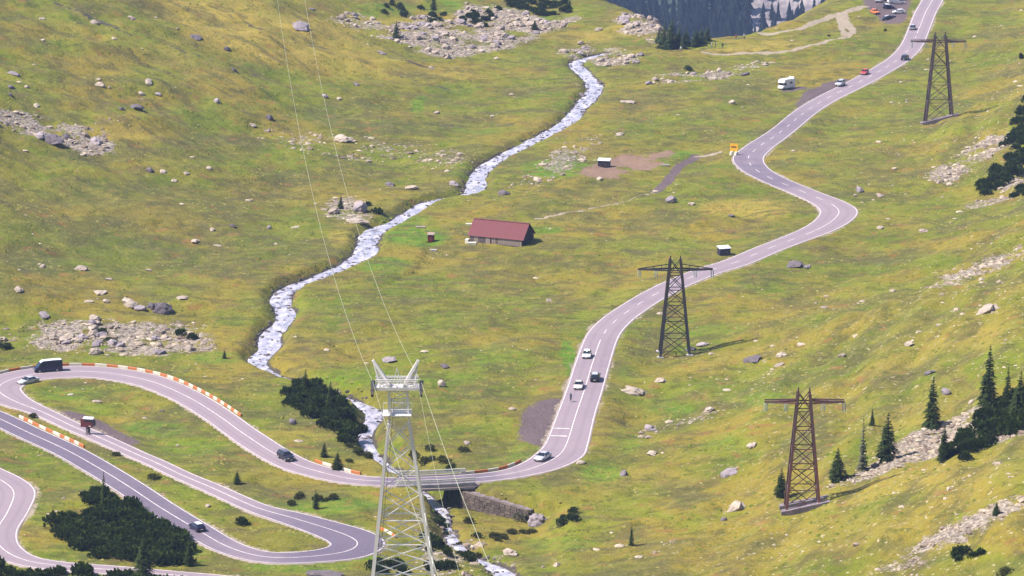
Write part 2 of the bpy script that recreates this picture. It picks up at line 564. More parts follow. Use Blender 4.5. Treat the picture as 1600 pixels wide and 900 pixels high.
    nt.links.new(nt.nodes.new('ShaderNodeNewGeometry').outputs['Normal'], nz.inputs[0])
    ba = mathn(nt, 'ADD', attr(nt, 'bank'), mathn(nt, 'MULTIPLY', mathn(nt, 'SUBTRACT', sm, .5), 1.2))
    c = mixc(nt, maprange(nt, ba, .45, .65), c, mixc(nt, st, (.028, .024, .022), (.10, .085, .068)))
    nt.links.new(c, b.inputs['Base Color'])
    b.inputs['Roughness'].default_value = .95
    b.inputs['Specular IOR Level'].default_value = .15
    h = mathn(nt, 'ADD', mathn(nt, 'MULTIPLY', sm, 1.0), mathn(nt, 'MULTIPLY', fine, .45))
    bump(nt, b, h, .75, .9)
    return m


def road_mat():
    m, nt, b = new_mat('weathered_asphalt')
    tone, ac = attr(nt, 'tone'), attr(nt, 'across')
    n1, n2, n3 = noise(nt, .12, 4, .6), noise(nt, 1.2, 4, .7), noise(nt, .035, 2, .5)
    pale = mixc(nt, n1, (.200, .150, .186), (.255, .197, .222))
    dark = mixc(nt, n1, (.086, .067, .108), (.128, .100, .142))
    n4 = noise(nt, .16, 3, .6)
    tt = mathn(nt, 'ADD', tone, mathn(nt, 'MULTIPLY', mathn(nt, 'SUBTRACT', n3, .5), .7))
    tt = mathn(nt, 'ADD', tt, mathn(nt, 'MULTIPLY', mathn(nt, 'SUBTRACT', n4, .5), .55))
    c = mixc(nt, maprange(nt, tt, .1, .9), pale, dark)
    # wheel tracks worn paler, oil-dark lane centres
    lane = mathn(nt, 'ABSOLUTE', mathn(nt, 'SUBTRACT', mathn(nt, 'ABSOLUTE', ac, 0), .48), 0)
    c = mixc(nt, maprange(nt, lane, .16, .02, 0, .16), c, (.09, .075, .10))
    c = mixc(nt, maprange(nt, n2, .55, .75, 0, .22), c, (.33, .28, .32))
    c = mixc(nt, maprange(nt, mathn(nt, 'ABSOLUTE', ac, 0), .94, 1.0, 0, .7), c, (.30, .235, .20))
    nt.links.new(c, b.inputs['Base Color'])
    b.inputs['Roughness'].default_value = .82
    bump(nt, b, n2, .2, .05)
    return m


def water_mat():
    m, nt, b = new_mat('white_mountain_water')
    n1 = noise(nt, .55, 5, .7, None, (1, .55, 1))
    n2 = noise(nt, 1.9, 4, .7)
    f = mathn(nt, 'ADD', mathn(nt, 'MULTIPLY', n1, .65), mathn(nt, 'MULTIPLY', n2, .35))
    c = mixc(nt, maprange(nt, f, .36, .50), (.095, .095, .135), (.33, .315, .40))
    c = mixc(nt, maprange(nt, f, .50, .64), c, (.58, .555, .62))
    nt.links.new(c, b.inputs['Base Color'])
    nt.links.new(maprange(nt, f, .36, .6, .12, .7), b.inputs['Roughness'])
    bump(nt, b, f, .8, .5)
    return m


def rock_mat(name, a, b_, dark, use_attr=False):
    m, nt, b = new_mat(name)
    vec = None
    n1, n2 = noise(nt, .9, 5, .7), noise(nt, 3.5, 3, .7)
    if use_attr:
        rnd = attr(nt, 'shade')
    else:
        rnd = nt.nodes.new('ShaderNodeObjectInfo').outputs['Random']
    c = mixc(nt, rnd, a, b_)
    c = mixc(nt, maprange(nt, n1, .50, .30, 0, .6), c, dark)
    c = mixc(nt, maprange(nt, n2, .6, .75, 0, .5), c, tuple(min(1, q * 1.35) for q in b_))
    nt.links.new(c, b.inputs['Base Color'])
    b.inputs['Roughness'].default_value = .9
    b.inputs['Specular IOR Level'].default_value = .2
    bump(nt, b, n1, .7, .25)
    return m


def leaf_mat(name, a, b_, tip):
    m, nt, b = new_mat(name)
    rnd = nt.nodes.new('ShaderNodeObjectInfo').outputs['Random']
    n1 = noise(nt, .8, 3, .6)
    n2 = noise(nt, 4.0, 2, .6)
    c = mixc(nt, n1, a, b_)
    c = mixc(nt, maprange(nt, n2, .54, .72, 0, .6), c, tip)
    c = mixc(nt, mathn(nt, 'MULTIPLY', rnd, .45), c, tuple(q * .62 for q in a))
    nt.links.new(c, b.inputs['Base Color'])
    b.inputs['Roughness'].default_value = .8
    b.inputs['Specular IOR Level'].default_value = .15
    tr, ms = nt.nodes.new('ShaderNodeBsdfTranslucent'), nt.nodes.new('ShaderNodeMixShader')
    nt.links.new(c, tr.inputs['Color'])
    ms.inputs[0].default_value = .38
    nt.links.new(b.outputs[0], ms.inputs[1])
    nt.links.new(tr.outputs[0], ms.inputs[2])
    nt.links.new(ms.outputs[0], nt.nodes['Material Output'].inputs['Surface'])
    return m


def roof_mat():
    m, nt, b = new_mat('faded_red_sheet_roof')
    v = nt.nodes.new('ShaderNodeTexCoord').outputs['Object']
    f = noise(nt, .7, 4, .6, v, (1, .3, 1))
    c = mixc(nt, maprange(nt, f, .35, .65), (.140, .046, .052), (.182, .060, .068))
    nt.links.new(c, b.inputs['Base Color'])
    b.inputs['Roughness'].default_value = .8
    b.inputs['Specular IOR Level'].default_value = .2
    return m


M['grass'] = grass_mat()
M['road'] = road_mat()
M['water'] = water_mat()
M['rock'] = rock_mat('pale_rock', (.27, .215, .185), (.40, .33, .275), (.12, .092, .085))
M['rock_dark'] = rock_mat('dark_rock', (.095, .078, .090), (.155, .130, .145), (.05, .042, .05))
M['rock_lilac'] = rock_mat('lilac_rock', (.20, .165, .185), (.31, .26, .28), (.09, .075, .085))
M['rubble'] = rock_mat('scree_rock', (.16, .118, .095), (.44, .36, .28), (.12, .088, .072), True)
M['bed'] = rock_mat('wet_rock', (.045, .038, .040), (.16, .135, .13), (.03, .026, .028), True)
M['line'] = simple('worn_white_paint', (.66, .60, .60), .7, var=.3, scale=.8)
M['white'] = simple('white_paint', (.72, .69, .60), .55, var=.12)
M['cream'] = simple('cream_barrier_paint', (.60, .55, .46), .7, var=.25)
M['red'] = simple('orange_red_paint', (.50, .15, .04), .6, var=.3)
M['concrete'] = simple('weathered_concrete', (.21, .165, .185), .9, var=.4, scale=.6)
M['pale_concrete'] = simple('pale_concrete', (.42, .38, .40), .9, var=.3, scale=.6)
M['stone'] = rock_mat('wall_stone', (.095, .072, .064), (.17, .132, .116), (.05, .04, .038))
M['galv'] = simple('galvanised_steel', (.74, .70, .70), .55, 0, var=.18, scale=.5)
M['rust'] = simple('rusty_steel', (.145, .045, .030), .75, 0, var=.4, scale=.5, c2=(.075, .05, .055))
M['black_steel'] = simple('dark_painted_steel', (.030, .032, .045), .6, .2, var=.3, scale=.5, c2=(.055, .035, .03))
M['brown_steel'] = simple('brown_weathered_steel', (.105, .068, .062), .75, .15, var=.35, scale=.5)
M['cable'] = simple('steel_cable', (.36, .36, .25), .6, 0, var=.15, scale=.05)
M['insul'] = simple('glass_insulator', (.42, .50, .50), .3, var=.2)
M['tyre'] = simple('tyre_rubber', (.018, .018, .02), .85)
M['rim'] = simple('alloy_rim', (.42, .42, .44), .35, .6)
M['glass'] = simple('car_glass', (.016, .020, .030), .12, var=.2)
M['lamp_w'] = simple('headlight_glass', (.7, .7, .68), .2)
M['lamp_r'] = simple('taillight_red', (.42, .02, .02), .3)
M['trim'] = simple('black_trim', (.02, .02, .022), .6)
M['plate'] = simple('number_plate', (.75, .75, .72), .5)
M['wood'] = simple('weathered_boards', (.17, .125, .115), .9, var=.4, scale=.8)
M['wood_pale'] = simple('pale_boards', (.34, .26, .23), .9, var=.35, scale=.8)
M['dark_wood'] = simple('dark_boards', (.035, .026, .030), .9, var=.3, scale=.8)  # also carries the shade of the barn's right gable in its colour
M['roof'] = roof_mat()
M['bark'] = simple('bark', (.085, .065, .05), .95, var=.4, scale=3)
M['needles'] = leaf_mat('spruce_needles', (.028, .048, .009), (.048, .070, .012), (.092, .110, .020))
M['mugo'] = leaf_mat('dwarf_pine_needles', (.032, .058, .008), (.054, .080, .011), (.105, .130, .018))
M['bush'] = leaf_mat('green_shrub_leaves', (.045, .075, .020), (.065, .095, .025), (.13, .15, .05))
M['bush_dark'] = leaf_mat('grove_needles', (.040, .068, .022), (.062, .092, .028), (.10, .125, .045))
M['pale_bush'] = leaf_mat('pale_shrub_leaves', (.13, .135, .075), (.20, .20, .12), (.28, .27, .18))
M['willow'] = leaf_mat('olive_shrub_leaves', (.095, .105, .028), (.125, .125, .035), (.18, .165, .06))
M['far_trees'] = leaf_mat('far_spruce_needles', (.012, .024, .018), (.020, .034, .024), (.032, .046, .032))


# ------------------------------------------------------------------ mesh helpers
class MB:
    def __init__(s):
        s.v, s.f, s.m = [], [], []

    def add(s, vs, fs, mi=0):
        o = len(s.v)
        s.v += [tuple(v) for v in vs]
        s.f += [tuple(i + o for i in f) for f in fs]
        s.m += [mi] * len(fs)

    def box(s, lo, hi, mi=0, mat=None):
        (a, b, c), (d, e, f) = lo, hi
        vs = [Vector(q) for q in ((a, b, c), (d, b, c), (d, e, c), (a, e, c), (a, b, f), (d, b, f), (d, e, f), (a, e, f))]
        if mat:
            vs = [mat @ q for q in vs]
        s.add(vs, [(0, 3, 2, 1), (4, 5, 6, 7), (0, 1, 5, 4), (1, 2, 6, 5), (2, 3, 7, 6), (3, 0, 4, 7)], mi)

    def cyl(s, p, q, r, n=8, r2=None, mi=0):
        p, q = Vector(p), Vector(q)
        r2 = r if r2 is None else r2
        d = (q - p).normalized()
        u = d.orthogonal().normalized()
        w = d.cross(u)
        vs = []
        for c, rr in ((p, r), (q, r2)):
            for i in range(n):
                a = 2 * math.pi * i / n
                vs.append(c + (u * math.cos(a) + w * math.sin(a)) * rr)
        fs = [(i, (i + 1) % n, n + (i + 1) % n, n + i) for i in range(n)] + [tuple(range(n))[::-1], tuple(range(n, 2 * n))]
        s.add(vs, fs, mi)

    def tube(s, pts, r, n=6, mi=0):
        pts = [Vector(p) for p in pts]
        vs = []
        for i, p in enumerate(pts):
            d = (pts[min(i + 1, len(pts) - 1)] - pts[max(i - 1, 0)]).normalized()
            u = d.cross(Vector((0, 0, 1)))
            u = u.normalized() if u.length > 1e-4 else Vector((1, 0, 0))
            w = d.cross(u)
            for j in range(n):
                a = 2 * math.pi * j / n
                vs.append(p + (u * math.cos(a) + w * math.sin(a)) * r)
        fs = []
        for i in range(len(pts) - 1):
            for j in range(n):
                fs.append((i * n + j, i * n + (j + 1) % n, (i + 1) * n + (j + 1) % n, (i + 1) * n + j))
        s.add(vs, fs, mi)

    def prism(s, poly, x0, x1, mi=0, ax='x'):
        """a yz outline pushed along x"""
        n = len(poly)
        vs = [(x0, a, b) for a, b in poly] + [(x1, a, b) for a, b in poly]
        s.add(vs, [(i, (i + 1) % n, n + (i + 1) % n, n + i) for i in range(n)] + [tuple(range(n))[::-1], tuple(range(n, 2 * n))], mi)

    def mesh(s, name, mats, smooth=False):
        me = bpy.data.meshes.new(name)
        me.from_pydata(s.v, [], s.f)
        for m in (mats if isinstance(mats, (list, tuple)) else [mats]):
            me.materials.append(m)
        me.polygons.foreach_set('material_index', s.m)
        if smooth:
            me.polygons.foreach_set('use_smooth', [True] * len(s.f))
        bm = bmesh.new()
        bm.from_mesh(me)
        bmesh.ops.recalc_face_normals(bm, faces=bm.faces)
        bm.to_mesh(me)
        bm.free()
        me.update()
        return me

    def obj(s, name, mats, parent=None, smooth=False):
        return link(name, s.mesh(name, mats, smooth), parent)


def link(name, me, parent=None, mtx=None):
    o = bpy.data.objects.new(name, me)
    COL.objects.link(o)
    if parent is not None:
        o.parent = parent
    if mtx is not None:
        o.matrix_basis = mtx
    return o


def tag(o, label, cat, group=None):
    o['label'], o['category'] = label, cat
    if group:
        o['group'] = group
    return o


def thing(name, label, cat, loc, rotz=0.0, group=None, normal=None):
    o = bpy.data.objects.new(name, None)
    COL.objects.link(o)
    m = Matrix.Translation(loc)
    if normal is not None:
        m = m @ Vector((0, 0, 1)).rotation_difference(normal).to_matrix().to_4x4()
    o.matrix_basis = m @ Matrix.Rotation(rotz, 4, 'Z')
    return tag(o, label, cat, group)


def struct(o):
    o['kind'] = 'structure'
    return o


def stuff(o):
    o['kind'] = 'stuff'
    return o


_unit = {}


def bar(name, p, q, w, mat, parent, d=None):
    """one straight member: the shared unit bar of its material, set between p and q"""
    key = mat.name
    if key not in _unit:
        b = MB()
        b.box((-.5, -.5, 0), (.5, .5, 1))
        _unit[key] = b.mesh('member_' + key, mat)
    p, q = Vector(p), Vector(q)
    v = q - p
    zq = Vector((0, 0, 1)).rotation_difference(v.normalized()).to_matrix().to_4x4()
    return link(name, _unit[key], parent, Matrix.Translation(p) @ zq @ Matrix.Diagonal((w, d or w, v.length, 1)))


def np_mesh(name, V, F, mat, attrs=None, smooth=False):
    me = bpy.data.meshes.new(name)
    F = np.asarray(F)
    k = F.shape[1]
    me.vertices.add(len(V))
    me.vertices.foreach_set('co', np.asarray(V, np.float32).ravel())
    me.loops.add(F.size)
    me.loops.foreach_set('vertex_index', F.astype(np.int32).ravel())
    me.polygons.add(len(F))
    me.polygons.foreach_set('loop_start', np.arange(0, F.size, k, dtype=np.int32))
    me.polygons.foreach_set('loop_total', np.full(len(F), k, np.int32))
    me.polygons.foreach_set('use_smooth', np.full(len(F), smooth))
    for n, a in (attrs or {}).items():
        at = me.attributes.new(n, 'FLOAT', 'POINT')
        at.data.foreach_set('value', np.asarray(a, np.float32).ravel())
    me.update(calc_edges=True)
    me.validate()
    me.materials.append(mat)
    return me


# ------------------------------------------------------------------ ground
GPX, GPY = proj(GX, GY, ZS)
wob = 5 * fbm(GX, GY, 9, 3, 60)
wob2 = 4 * fbm(GX, GY, 7, 3, 61)
QX, QY = GPX + wob * 1.6, GPY + wob2 * .6
VISIBLE = (DE < 12)


def blob(A, px, py, rx_, ry_, val=1.0, ang=0.0):
    c, s_ = math.cos(math.radians(ang)), math.sin(math.radians(ang))
    dx, dy = QX - px, QY - py
    u, v = (dx * c - dy * s_) / rx_, (dx * s_ + dy * c) / ry_
    r = np.sqrt(u * u + v * v)
    np.maximum(A, val * (1 - sstep(.6, 1.15, r)), out=A)


def soft_poly(A, poly, val=1.0):
    m = inpoly(QX, QY, poly).astype(float)
    for ax_ in (0, 1):
        for _ in range(3):
            m = (np.roll(m, 2, ax_) + m + np.roll(m, -2, ax_) + np.roll(m, 1, ax_) + np.roll(m, -1, ax_)) / 5
    np.maximum(A, val * m, out=A)


def line_mask(A, pts, w, val=1.0):
    """a worn line of ground between surveyed points, w metres wide"""
    pp = [P(a, b) for a, b in pts]
    q = catmull([(p.x, p.y) for p in pp], 1.2)
    D, _ = nearest_field(q[:, 0], q[:, 1], q[:, 0], w + 4)
    np.maximum(A, val * (1 - sstep(w * .42, w * .62, D)), out=A)


dry, lush, heath, scree, soil, gravel, track, bankm0 = [np.zeros(GX.shape) for _ in range(8)]
SLR, SLL = sstep(4, 40, side_dist(GX, GY, foot_r, area_r)), sstep(15, 70, side_dist(GX, GY, foot_l, area_l))
for q in [(430, 55, 230, 50, 1.0, -14), (620, 40, 90, 22, .9, -18), (650, 105, 130, 12, .6, -8), (1170, 74, 105, 12, 1), (1165, 326, 85, 17, 1.3), (1150, 328, 50, 10, 1.3), (990, 45, 40, 14, .7), (920, 60, 50, 12, .7),
          (1480, 545, 140, 22, .6, 16), (1360, 760, 190, 26, .65, 14), (1520, 760, 90, 30, .6, 18), (250, 75, 120, 30, .4, -15), (160, 208, 60, 14, .8), (210, 212, 30, 8, 1), (1330, 830, 150, 30, .45, 12),
          (540, 365, 30, 20, .7), (620, 720, 70, 10, .5), (470, 680, 60, 14, .5), (860, 640, 30, 40, .4), (1450, 640, 120, 20, .5, 20), (990, 745, 120, 14, .5), (1130, 560, 110, 12, .4, 14)]:
    blob(dry, *q)
for q in [(650, 370, 60, 18, 1.3), (600, 415, 45, 14, .9), (630, 345, 50, 12, .7), (868, 264, 60, 15, 1.4), (1070, 243, 30, 8, 1), (850, 358, 34, 9, .9), (896, 580, 14, 60, 1.3, 18), (870, 700, 40, 10, .6), (110, 615, 60, 14, .7), (170, 640, 60, 12, .6),
          (240, 670, 50, 14, .7), (300, 700, 60, 14, .6), (520, 790, 90, 14, .7), (470, 885, 90, 12, .7), (540, 870, 60, 8, .7), (60, 800, 50, 22, .5), (245, 810, 46, 10, .9, -24), (300, 860, 40, 12, .7), (700, 590, 60, 14, .5),
          (770, 560, 70, 24, .5), (1090, 70, 60, 8, .7), (980, 690, 30, 20, .7), (940, 740, 40, 16, .7), (1110, 515, 60, 14, .5), (1130, 690, 40, 14, .5), (870, 850, 60, 14, .6), (655, 165, 12, 18, .8), (980, 585, 20, 16, .5),
          (600, 15, 60, 14, .9), (690, 10, 40, 12, .9), (820, 720, 40, 14, .6), (1180, 625, 70, 12, .5), (100, 75, 60, 16, .5), (200, 60, 50, 16, .4), (760, 200, 60, 10, .5), (1050, 640, 40, 10, .5), (1250, 250, 40, 16, .4),
          (560, 590, 90, 14, .5), (340, 560, 50, 12, .6), (860, 30, 40, 8, .5)]:
    blob(lush, *q)
for q in [(200, 330, 260, 52, .75), (330, 390, 190, 46, .8), (120, 400, 160, 50, .6), (480, 290, 150, 22, .5), (690, 190, 120, 22, .5), (560, 170, 80, 20, .45), (330, 230, 100, 22, .7), (760, 420, 130, 22, .6), (960, 300, 90, 16, .6), (860, 320, 80, 14, .5),
          (720, 500, 120, 20, .45), (620, 470, 80, 16, .4), (1350, 250, 100, 26, .5, 14), (1300, 400, 80, 16, .4, 14), (1010, 165, 80, 14, .5), (1150, 150, 60, 12, .4), (95, 450, 90, 16, .4), (1250, 585, 120, 10, .6, 18),
          (1420, 520, 120, 8, .55, 20), (530, 700, 60, 16, .5), (450, 780, 60, 16, .6), (640, 640, 40, 18, .5), (920, 730, 70, 8, .5), (1560, 890, 90, 18, .7, 14), (1430, 880, 70, 14, .7, 14), (200, 780, 40, 16, .4), (470, 645, 50, 14, .5)]:
    blob(heath, *q)
SCREE = [  # outline, strength, stones per 100 m2, largest stone
    ([(590, 48), (640, 25), (700, 30), (745, -6), (800, 10), (860, 34), (920, 20), (885, 44), (835, 62), (790, 78), (700, 94), (650, 78)], .85, 16, 2.4, 'pale boulder in the broad scree field at the top'),
    ([(500, 30), (560, 14), (620, 50), (700, 92), (640, 72), (560, 50)], .55, 9, 1.8, 'pale boulder in rubble left of the top scree field'),
    ([(958, 32), (1000, 12), (1044, 34), (1046, 76), (1008, 64), (965, 48)], .8, 26, 2.8, 'pale boulder on the knoll before the dark forest'),
    ([(870, 84), (905, 66), (945, 70), (1010, 84), (985, 104), (935, 110), (925, 96), (890, 96)], .7, 16, 2.0, 'rock beside the head of the stream below the knoll'),
    ([(1000, 140), (1060, 130), (1130, 124), (1210, 100), (1205, 92), (1100, 108), (1020, 118)], .55, 9, 1.8, 'pale boulder in the bank between stream and camper'),
    ([(-10, 168), (60, 176), (130, 188), (190, 178), (182, 198), (172, 240), (130, 246), (95, 222), (40, 212), (-10, 204)], .95, 13, 1.8, 'pale boulder in scree around the massive dark outcrop'),
    ([(-10, 505), (100, 500), (200, 498), (300, 500), (352, 548), (270, 556), (160, 556), (60, 546), (-10, 542)], .72, 14, 2.2, 'grey boulder in the strip above the striped hairpin barrier'),
    ([(400, 190), (440, 205), (560, 210), (700, 228), (748, 252), (700, 268), (560, 252), (440, 236)], .35, 4.5, 1.7, 'pale boulder in the stone line across the left slope'),
    ([(775, 296), (830, 265), (880, 225), (960, 200), (940, 222), (900, 262), (850, 290)], .5, 8, 1.8, 'pale boulder in the strip east of the stream'),
    ([(1285, 766), (1350, 728), (1400, 690), (1470, 660), (1530, 636), (1605, 642), (1605, 678), (1520, 702), (1420, 728), (1330, 756)], .95, 30, 1.6, 'pale block in the scree tongue below the spruces'),
    ([(1432, 276), (1500, 236), (1605, 188), (1605, 214), (1540, 254), (1480, 292)], .8, 16, 1.6, 'pale block in the upper scree streak on the right slope'),
    ([(1495, 336), (1545, 300), (1605, 262), (1605, 302), (1560, 318)], .8, 20, 1.6, 'pale block in scree around the right edge dwarf pines'),
    ([(1395, 876), (1440, 842), (1500, 812), (1605, 756), (1605, 790), (1530, 836), (1450, 866)], .75, 16, 1.4, 'pale stone in the lowest right scree streak'),
    ([(1440, 446), (1605, 374), (1605, 406), (1465, 456)], .65, 12, 1.5, 'pale stone in the high stony streak at the right edge'),
    ([(655, 800), (700, 815), (810, 880), (815, 905), (640, 905)], .5, 8, 1.8, 'rock among the shrubs beside the lower stream'),
    ([(975, 690), (1040, 655), (1135, 628), (1125, 650), (1050, 672), (1000, 690)], .5, 10, 1.6, 'pale boulder in the stone row right of the road bend'),
    ([(980, 880), (1040, 842), (1090, 820), (1060, 846), (1000, 880), (970, 898)], .55, 10, 1.6, 'pale stone in the little row beside the lone sapling'),
    ([(500, 318), (545, 300), (585, 318), (590, 345), (545, 352), (510, 338)], .55, 9, 1.6, 'rock in the outcrop beside the bend of the stream'),
    ([(845, 884), (870, 862), (905, 856), (895, 872), (865, 892)], .6, 12, 1.4, 'pale stone in the heap right of the lower stream'),
    ([(1330, 905), (1400, 872), (1470, 866), (1440, 905)], .5, 10, 1.3, 'stone in the dark hollow at the lower right edge'),
    ([(95, 770), (110, 790), (130, 812), (85, 835), (60, 815), (80, 790)], .3, 4, 1.0, 'stone at the left end of the dwarf pine thicket')]
for poly, st, *_ in SCREE:
    soft_poly(scree, poly, st)
scree *= np.where(RELIEF_OK, 1, 0) * (bank > 0) * np.clip(.88 + 1.25 * fbm(GX, GY, 7, 3, 83), 0, 1.15)
SCREE_MASK = scree.copy()
soft_poly(soil, [(896, 274), (930, 250), (990, 238), (1070, 230), (1048, 250), (1005, 270), (950, 282)], .9)
soft_poly(soil, [(905, 740), (990, 735), (1010, 742), (920, 748)], .35)
soft_poly(gravel, [(814, 642), (845, 626), (890, 618), (886, 655), (872, 704), (840, 698), (810, 684)], 1)
soft_poly(gravel, [(1240, 168), (1262, 140), (1312, 122), (1330, 122), (1300, 148), (1250, 176)], 1)
soft_poly(gravel, [(1205, 142), (1260, 132), (1262, 142), (1215, 147)], .9)
soft_poly(gravel, [(1348, -40), (1352, 8), (1378, 34), (1412, 42), (1420, 10), (1440, -40)], 1)
soft_poly(gravel, [(75, 634), (130, 646), (222, 690), (214, 708), (150, 684), (78, 652)], 1)
line_mask(track, [(1350, 10), (1318, 20), (1290, 30), (1250, 45), (1215, 51), (1190, 52)], 3.0)
line_mask(track, [(1318, 20), (1322, 34), (1332, 50), (1315, 60), (1260, 72), (1210, 82), (1150, 84), (1100, 82)], 2.4, .9)
line_mask(track, [(1312, 20), (1314, 38), (1320, 54)], 2.2, .9)
line_mask(track, [(905, 330), (870, 336), (838, 342)], 1.6, .8)
line_mask(gravel, [(1088, 244), (1060, 262), (1042, 285), (1022, 300)], 3.0, .85)
line_mask(track, [(1125, 238), (1088, 245)], 2.0, .8)
line_mask(track, [(1022, 300), (985, 312), (905, 330)], 1.4, .55)
for pts_ in ([(60, -5), (105, 12), (150, 32), (200, 52), (262, 70), (300, 84), (350, 102), (400, 118)], [(235, 34), (300, 56), (350, 74), (392, 88), (440, 104)], [(385, 36), (440, 62), (500, 74), (570, 84)],
             [(590, 84), (650, 100), (720, 108), (800, 108)], [(540, 90), (620, 118), (700, 140)], [(640, 192), (720, 196), (800, 194)]):
    line_mask(bankm0, pts_, 2.2, .62)
# gravel verges of the road
vg = (1 - sstep(.3, 1.5, np.abs(RD - RWD - .3))) * (RD < 100)
np.maximum(track, .62 * vg * (0.7 + .5 * fbm(GX, GY, 9, 2, 71)), out=track)
bankm = np.maximum(0, (1 - sstep(.2, 2.2, bank))) * (VD < 100) * 1.0
bankm *= sstep(-.7, .4, fbm(GX, GY, 5, 2, 77) + .25)
bankm = np.maximum(bankm, bankm0 * (.6 + .7 * fbm(GX, GY, 10, 2, 85) + .2))
for a in (dry, lush, heath):
    a *= np.clip(0.8 + .8 * fbm(GX, GY, 9, 3, 81), 0, 1.2)
soil *= np.clip(.85 + .9 * fbm(GX, GY, 5, 3, 87), 0, 1)
gravel *= np.clip(1.15 + .4 * fbm(GX, GY, 4, 2, 88), 0, 1)

nx, ny = len(XS), len(YS)
idx = np.arange(nx * ny).reshape(ny, nx)
F = np.stack([idx[:-1, :-1], idx[:-1, 1:], idx[1:, 1:], idx[1:, :-1]], -1).reshape(-1, 4)
me = np_mesh('ground', np.stack([GX, GY, ZT], -1).reshape(-1, 3), F, M['grass'],
             dict(dry=dry, lush=lush, heath=heath, scree=scree, soil=soil, gravel=gravel, track=track, bank=bankm, slope_right=SLR, slope_left=SLL), True)
struct(link('ground', me))

# ------------------------------------------------------------------ stream
def ribbon(sx, sy, sz, tx_, ty_, offs, dz=0.0):
    """strip of vertices at the given cross offsets; offs is a list of arrays"""
    Vv = []
    for o, d in offs:
        Vv.append(np.stack([sx + ty_ * o, sy - tx_ * o, sz + dz + d], -1))
    Vv = np.stack(Vv, 1)
    n, m_ = Vv.shape[:2]
    ii = np.arange(n * m_).reshape(n, m_)
    Ff = np.stack([ii[:-1, :-1], ii[:-1, 1:], ii[1:, 1:], ii[1:, :-1]], -1).reshape(-1, 4)
    return Vv.reshape(-1, 3), Ff, m_


zero = np.zeros_like(vx)
ro = [(-vw * .5 - .5, zero - .12), (-vw * .3, .12 * vnoise(vs / 1.7, vs * 0, 91)), (vw * 0, .14 * vnoise(vs / 1.5, vs * 0, 92)), (vw * .3, .12 * vnoise(vs / 1.9, vs * 0, 93)), (vw * .5 + .5, zero - .12)]
Vv, Ff, _ = ribbon(vx, vy, vz, vtx, vty, ro)
struct(link('stream', np_mesh('stream', Vv, Ff, M['water'], None, True)))

# ------------------------------------------------------------------ road and its paint
hw = rw * .5
zr_ = np.zeros_like(rx)
crown = .05
offs = [(-hw - .7, zr_ - .55), (-hw, zr_), (-hw * .5, zr_ + crown * .7), (zr_, zr_ + crown), (hw * .5, zr_ + crown * .7), (hw, zr_), (hw + .7, zr_ - .55)]
Vv, Ff, mm = ribbon(rx, ry, rz, tx, ty, offs)
acr = np.tile([-1.02, -1, -.5, 0, .5, 1, 1.02], (len(rx), 1))
road = struct(link('road', np_mesh('road', Vv, Ff, M['road'], dict(tone=np.repeat(rtone, mm), across=acr), False)))


def paint_line(name, off, w, sel=None):
    i = np.arange(len(rx)) if sel is None else sel
    if len(i) < 2:
        return None
    o = off(i)
    zz = zr_[i] + crown * (1 - np.abs(o) / hw[i]) + .02
    Vv, Ff, _ = ribbon(rx[i], ry[i], rz[i], tx[i], ty[i], [(o - w / 2, zz), (o + w / 2, zz)])
    return np_mesh(name, Vv, Ff, M['line'])


for sgn in (-1, 1):
    link('edge_line', paint_line('edge_line', lambda i: sgn * (hw[i] - .30), .17), road)
# centre line: dashed on the upper straight, solid from the S bend down
s_dash = sN[np.argmin(np.hypot(pxi - 940, pyi - 526))]
s_solid0 = sN[np.argmin(np.hypot(pxi - 1436, pyi - 45))]
cl_v, cl_f = [], []
b = MB()
i = 0
while i < len(rx) - 4:
    dashed = (s_solid0 < sN[i] < s_dash) and not (sN[np.argmin(np.hypot(pxi - 1290, pyi - 314))] < sN[i] < sN[np.argmin(np.hypot(pxi - 1270, pyi - 362))])
    n = 4 if dashed else 12
    sel = np.arange(i, min(i + n + 1, len(rx)))
    zz = crown + .02
    for a, c in zip(sel[:-1], sel[1:]):
        q = []
        for kk, o in ((a, -.09), (a, .09), (c, .09), (c, -.09)):
            q.append((rx[kk] + ty[kk] * o, ry[kk] - tx[kk] * o, rz[kk] + zz))
        b.add(q, [(0, 1, 2, 3)])
    i += 10 if dashed else 12
b.obj('centre_line', M['line'], road)
for (pa, pb) in (((873, 667), (889, 667.5)), ((883, 684), (903, 684.5))):
    k0 = np.argmin(np.hypot(pxi - (pa[0] + pb[0]) / 2 - 2, (pyi - pa[1])))
    b = MB()
    q = []
    for o, dd in ((-.4, -.25), (-hw[k0] + .5, -.25), (-hw[k0] + .5, .25), (-.4, .25)):
        sgn_ = -1 if tx[k0] * 0 + ty[k0] < 0 else 1
        q.append((rx[k0] + ty[k0] * -o * sgn_ * -1 + tx[k0] * dd, ry[k0] - tx[k0] * -o * sgn_ * -1 + ty[k0] * dd, rz[k0] + crown * .7 + .035))
    b.add(q, [(0, 1, 2, 3)])
    b.obj('stop_line', M['line'], road)


def road_k(px, py):
    return int(np.argmin(np.hypot(pxi - px, (pyi - py) * 2)))


# ------------------------------------------------------------------ far valley side with its forest
FY0, FX = 2350, 120
fxs, fys = np.linspace(-1100, 1300, 121), np.linspace(1560, 3500, 98)
FGX, FGY = np.meshgrid(fxs, fys)


def far_z(x, y):
    return np.minimum(-640 + np.maximum(y - 2350, 0) * .52 + 26 * fbm(x, y * .25, 120, 3, 200) * sstep(2400, 2700, y), 190)


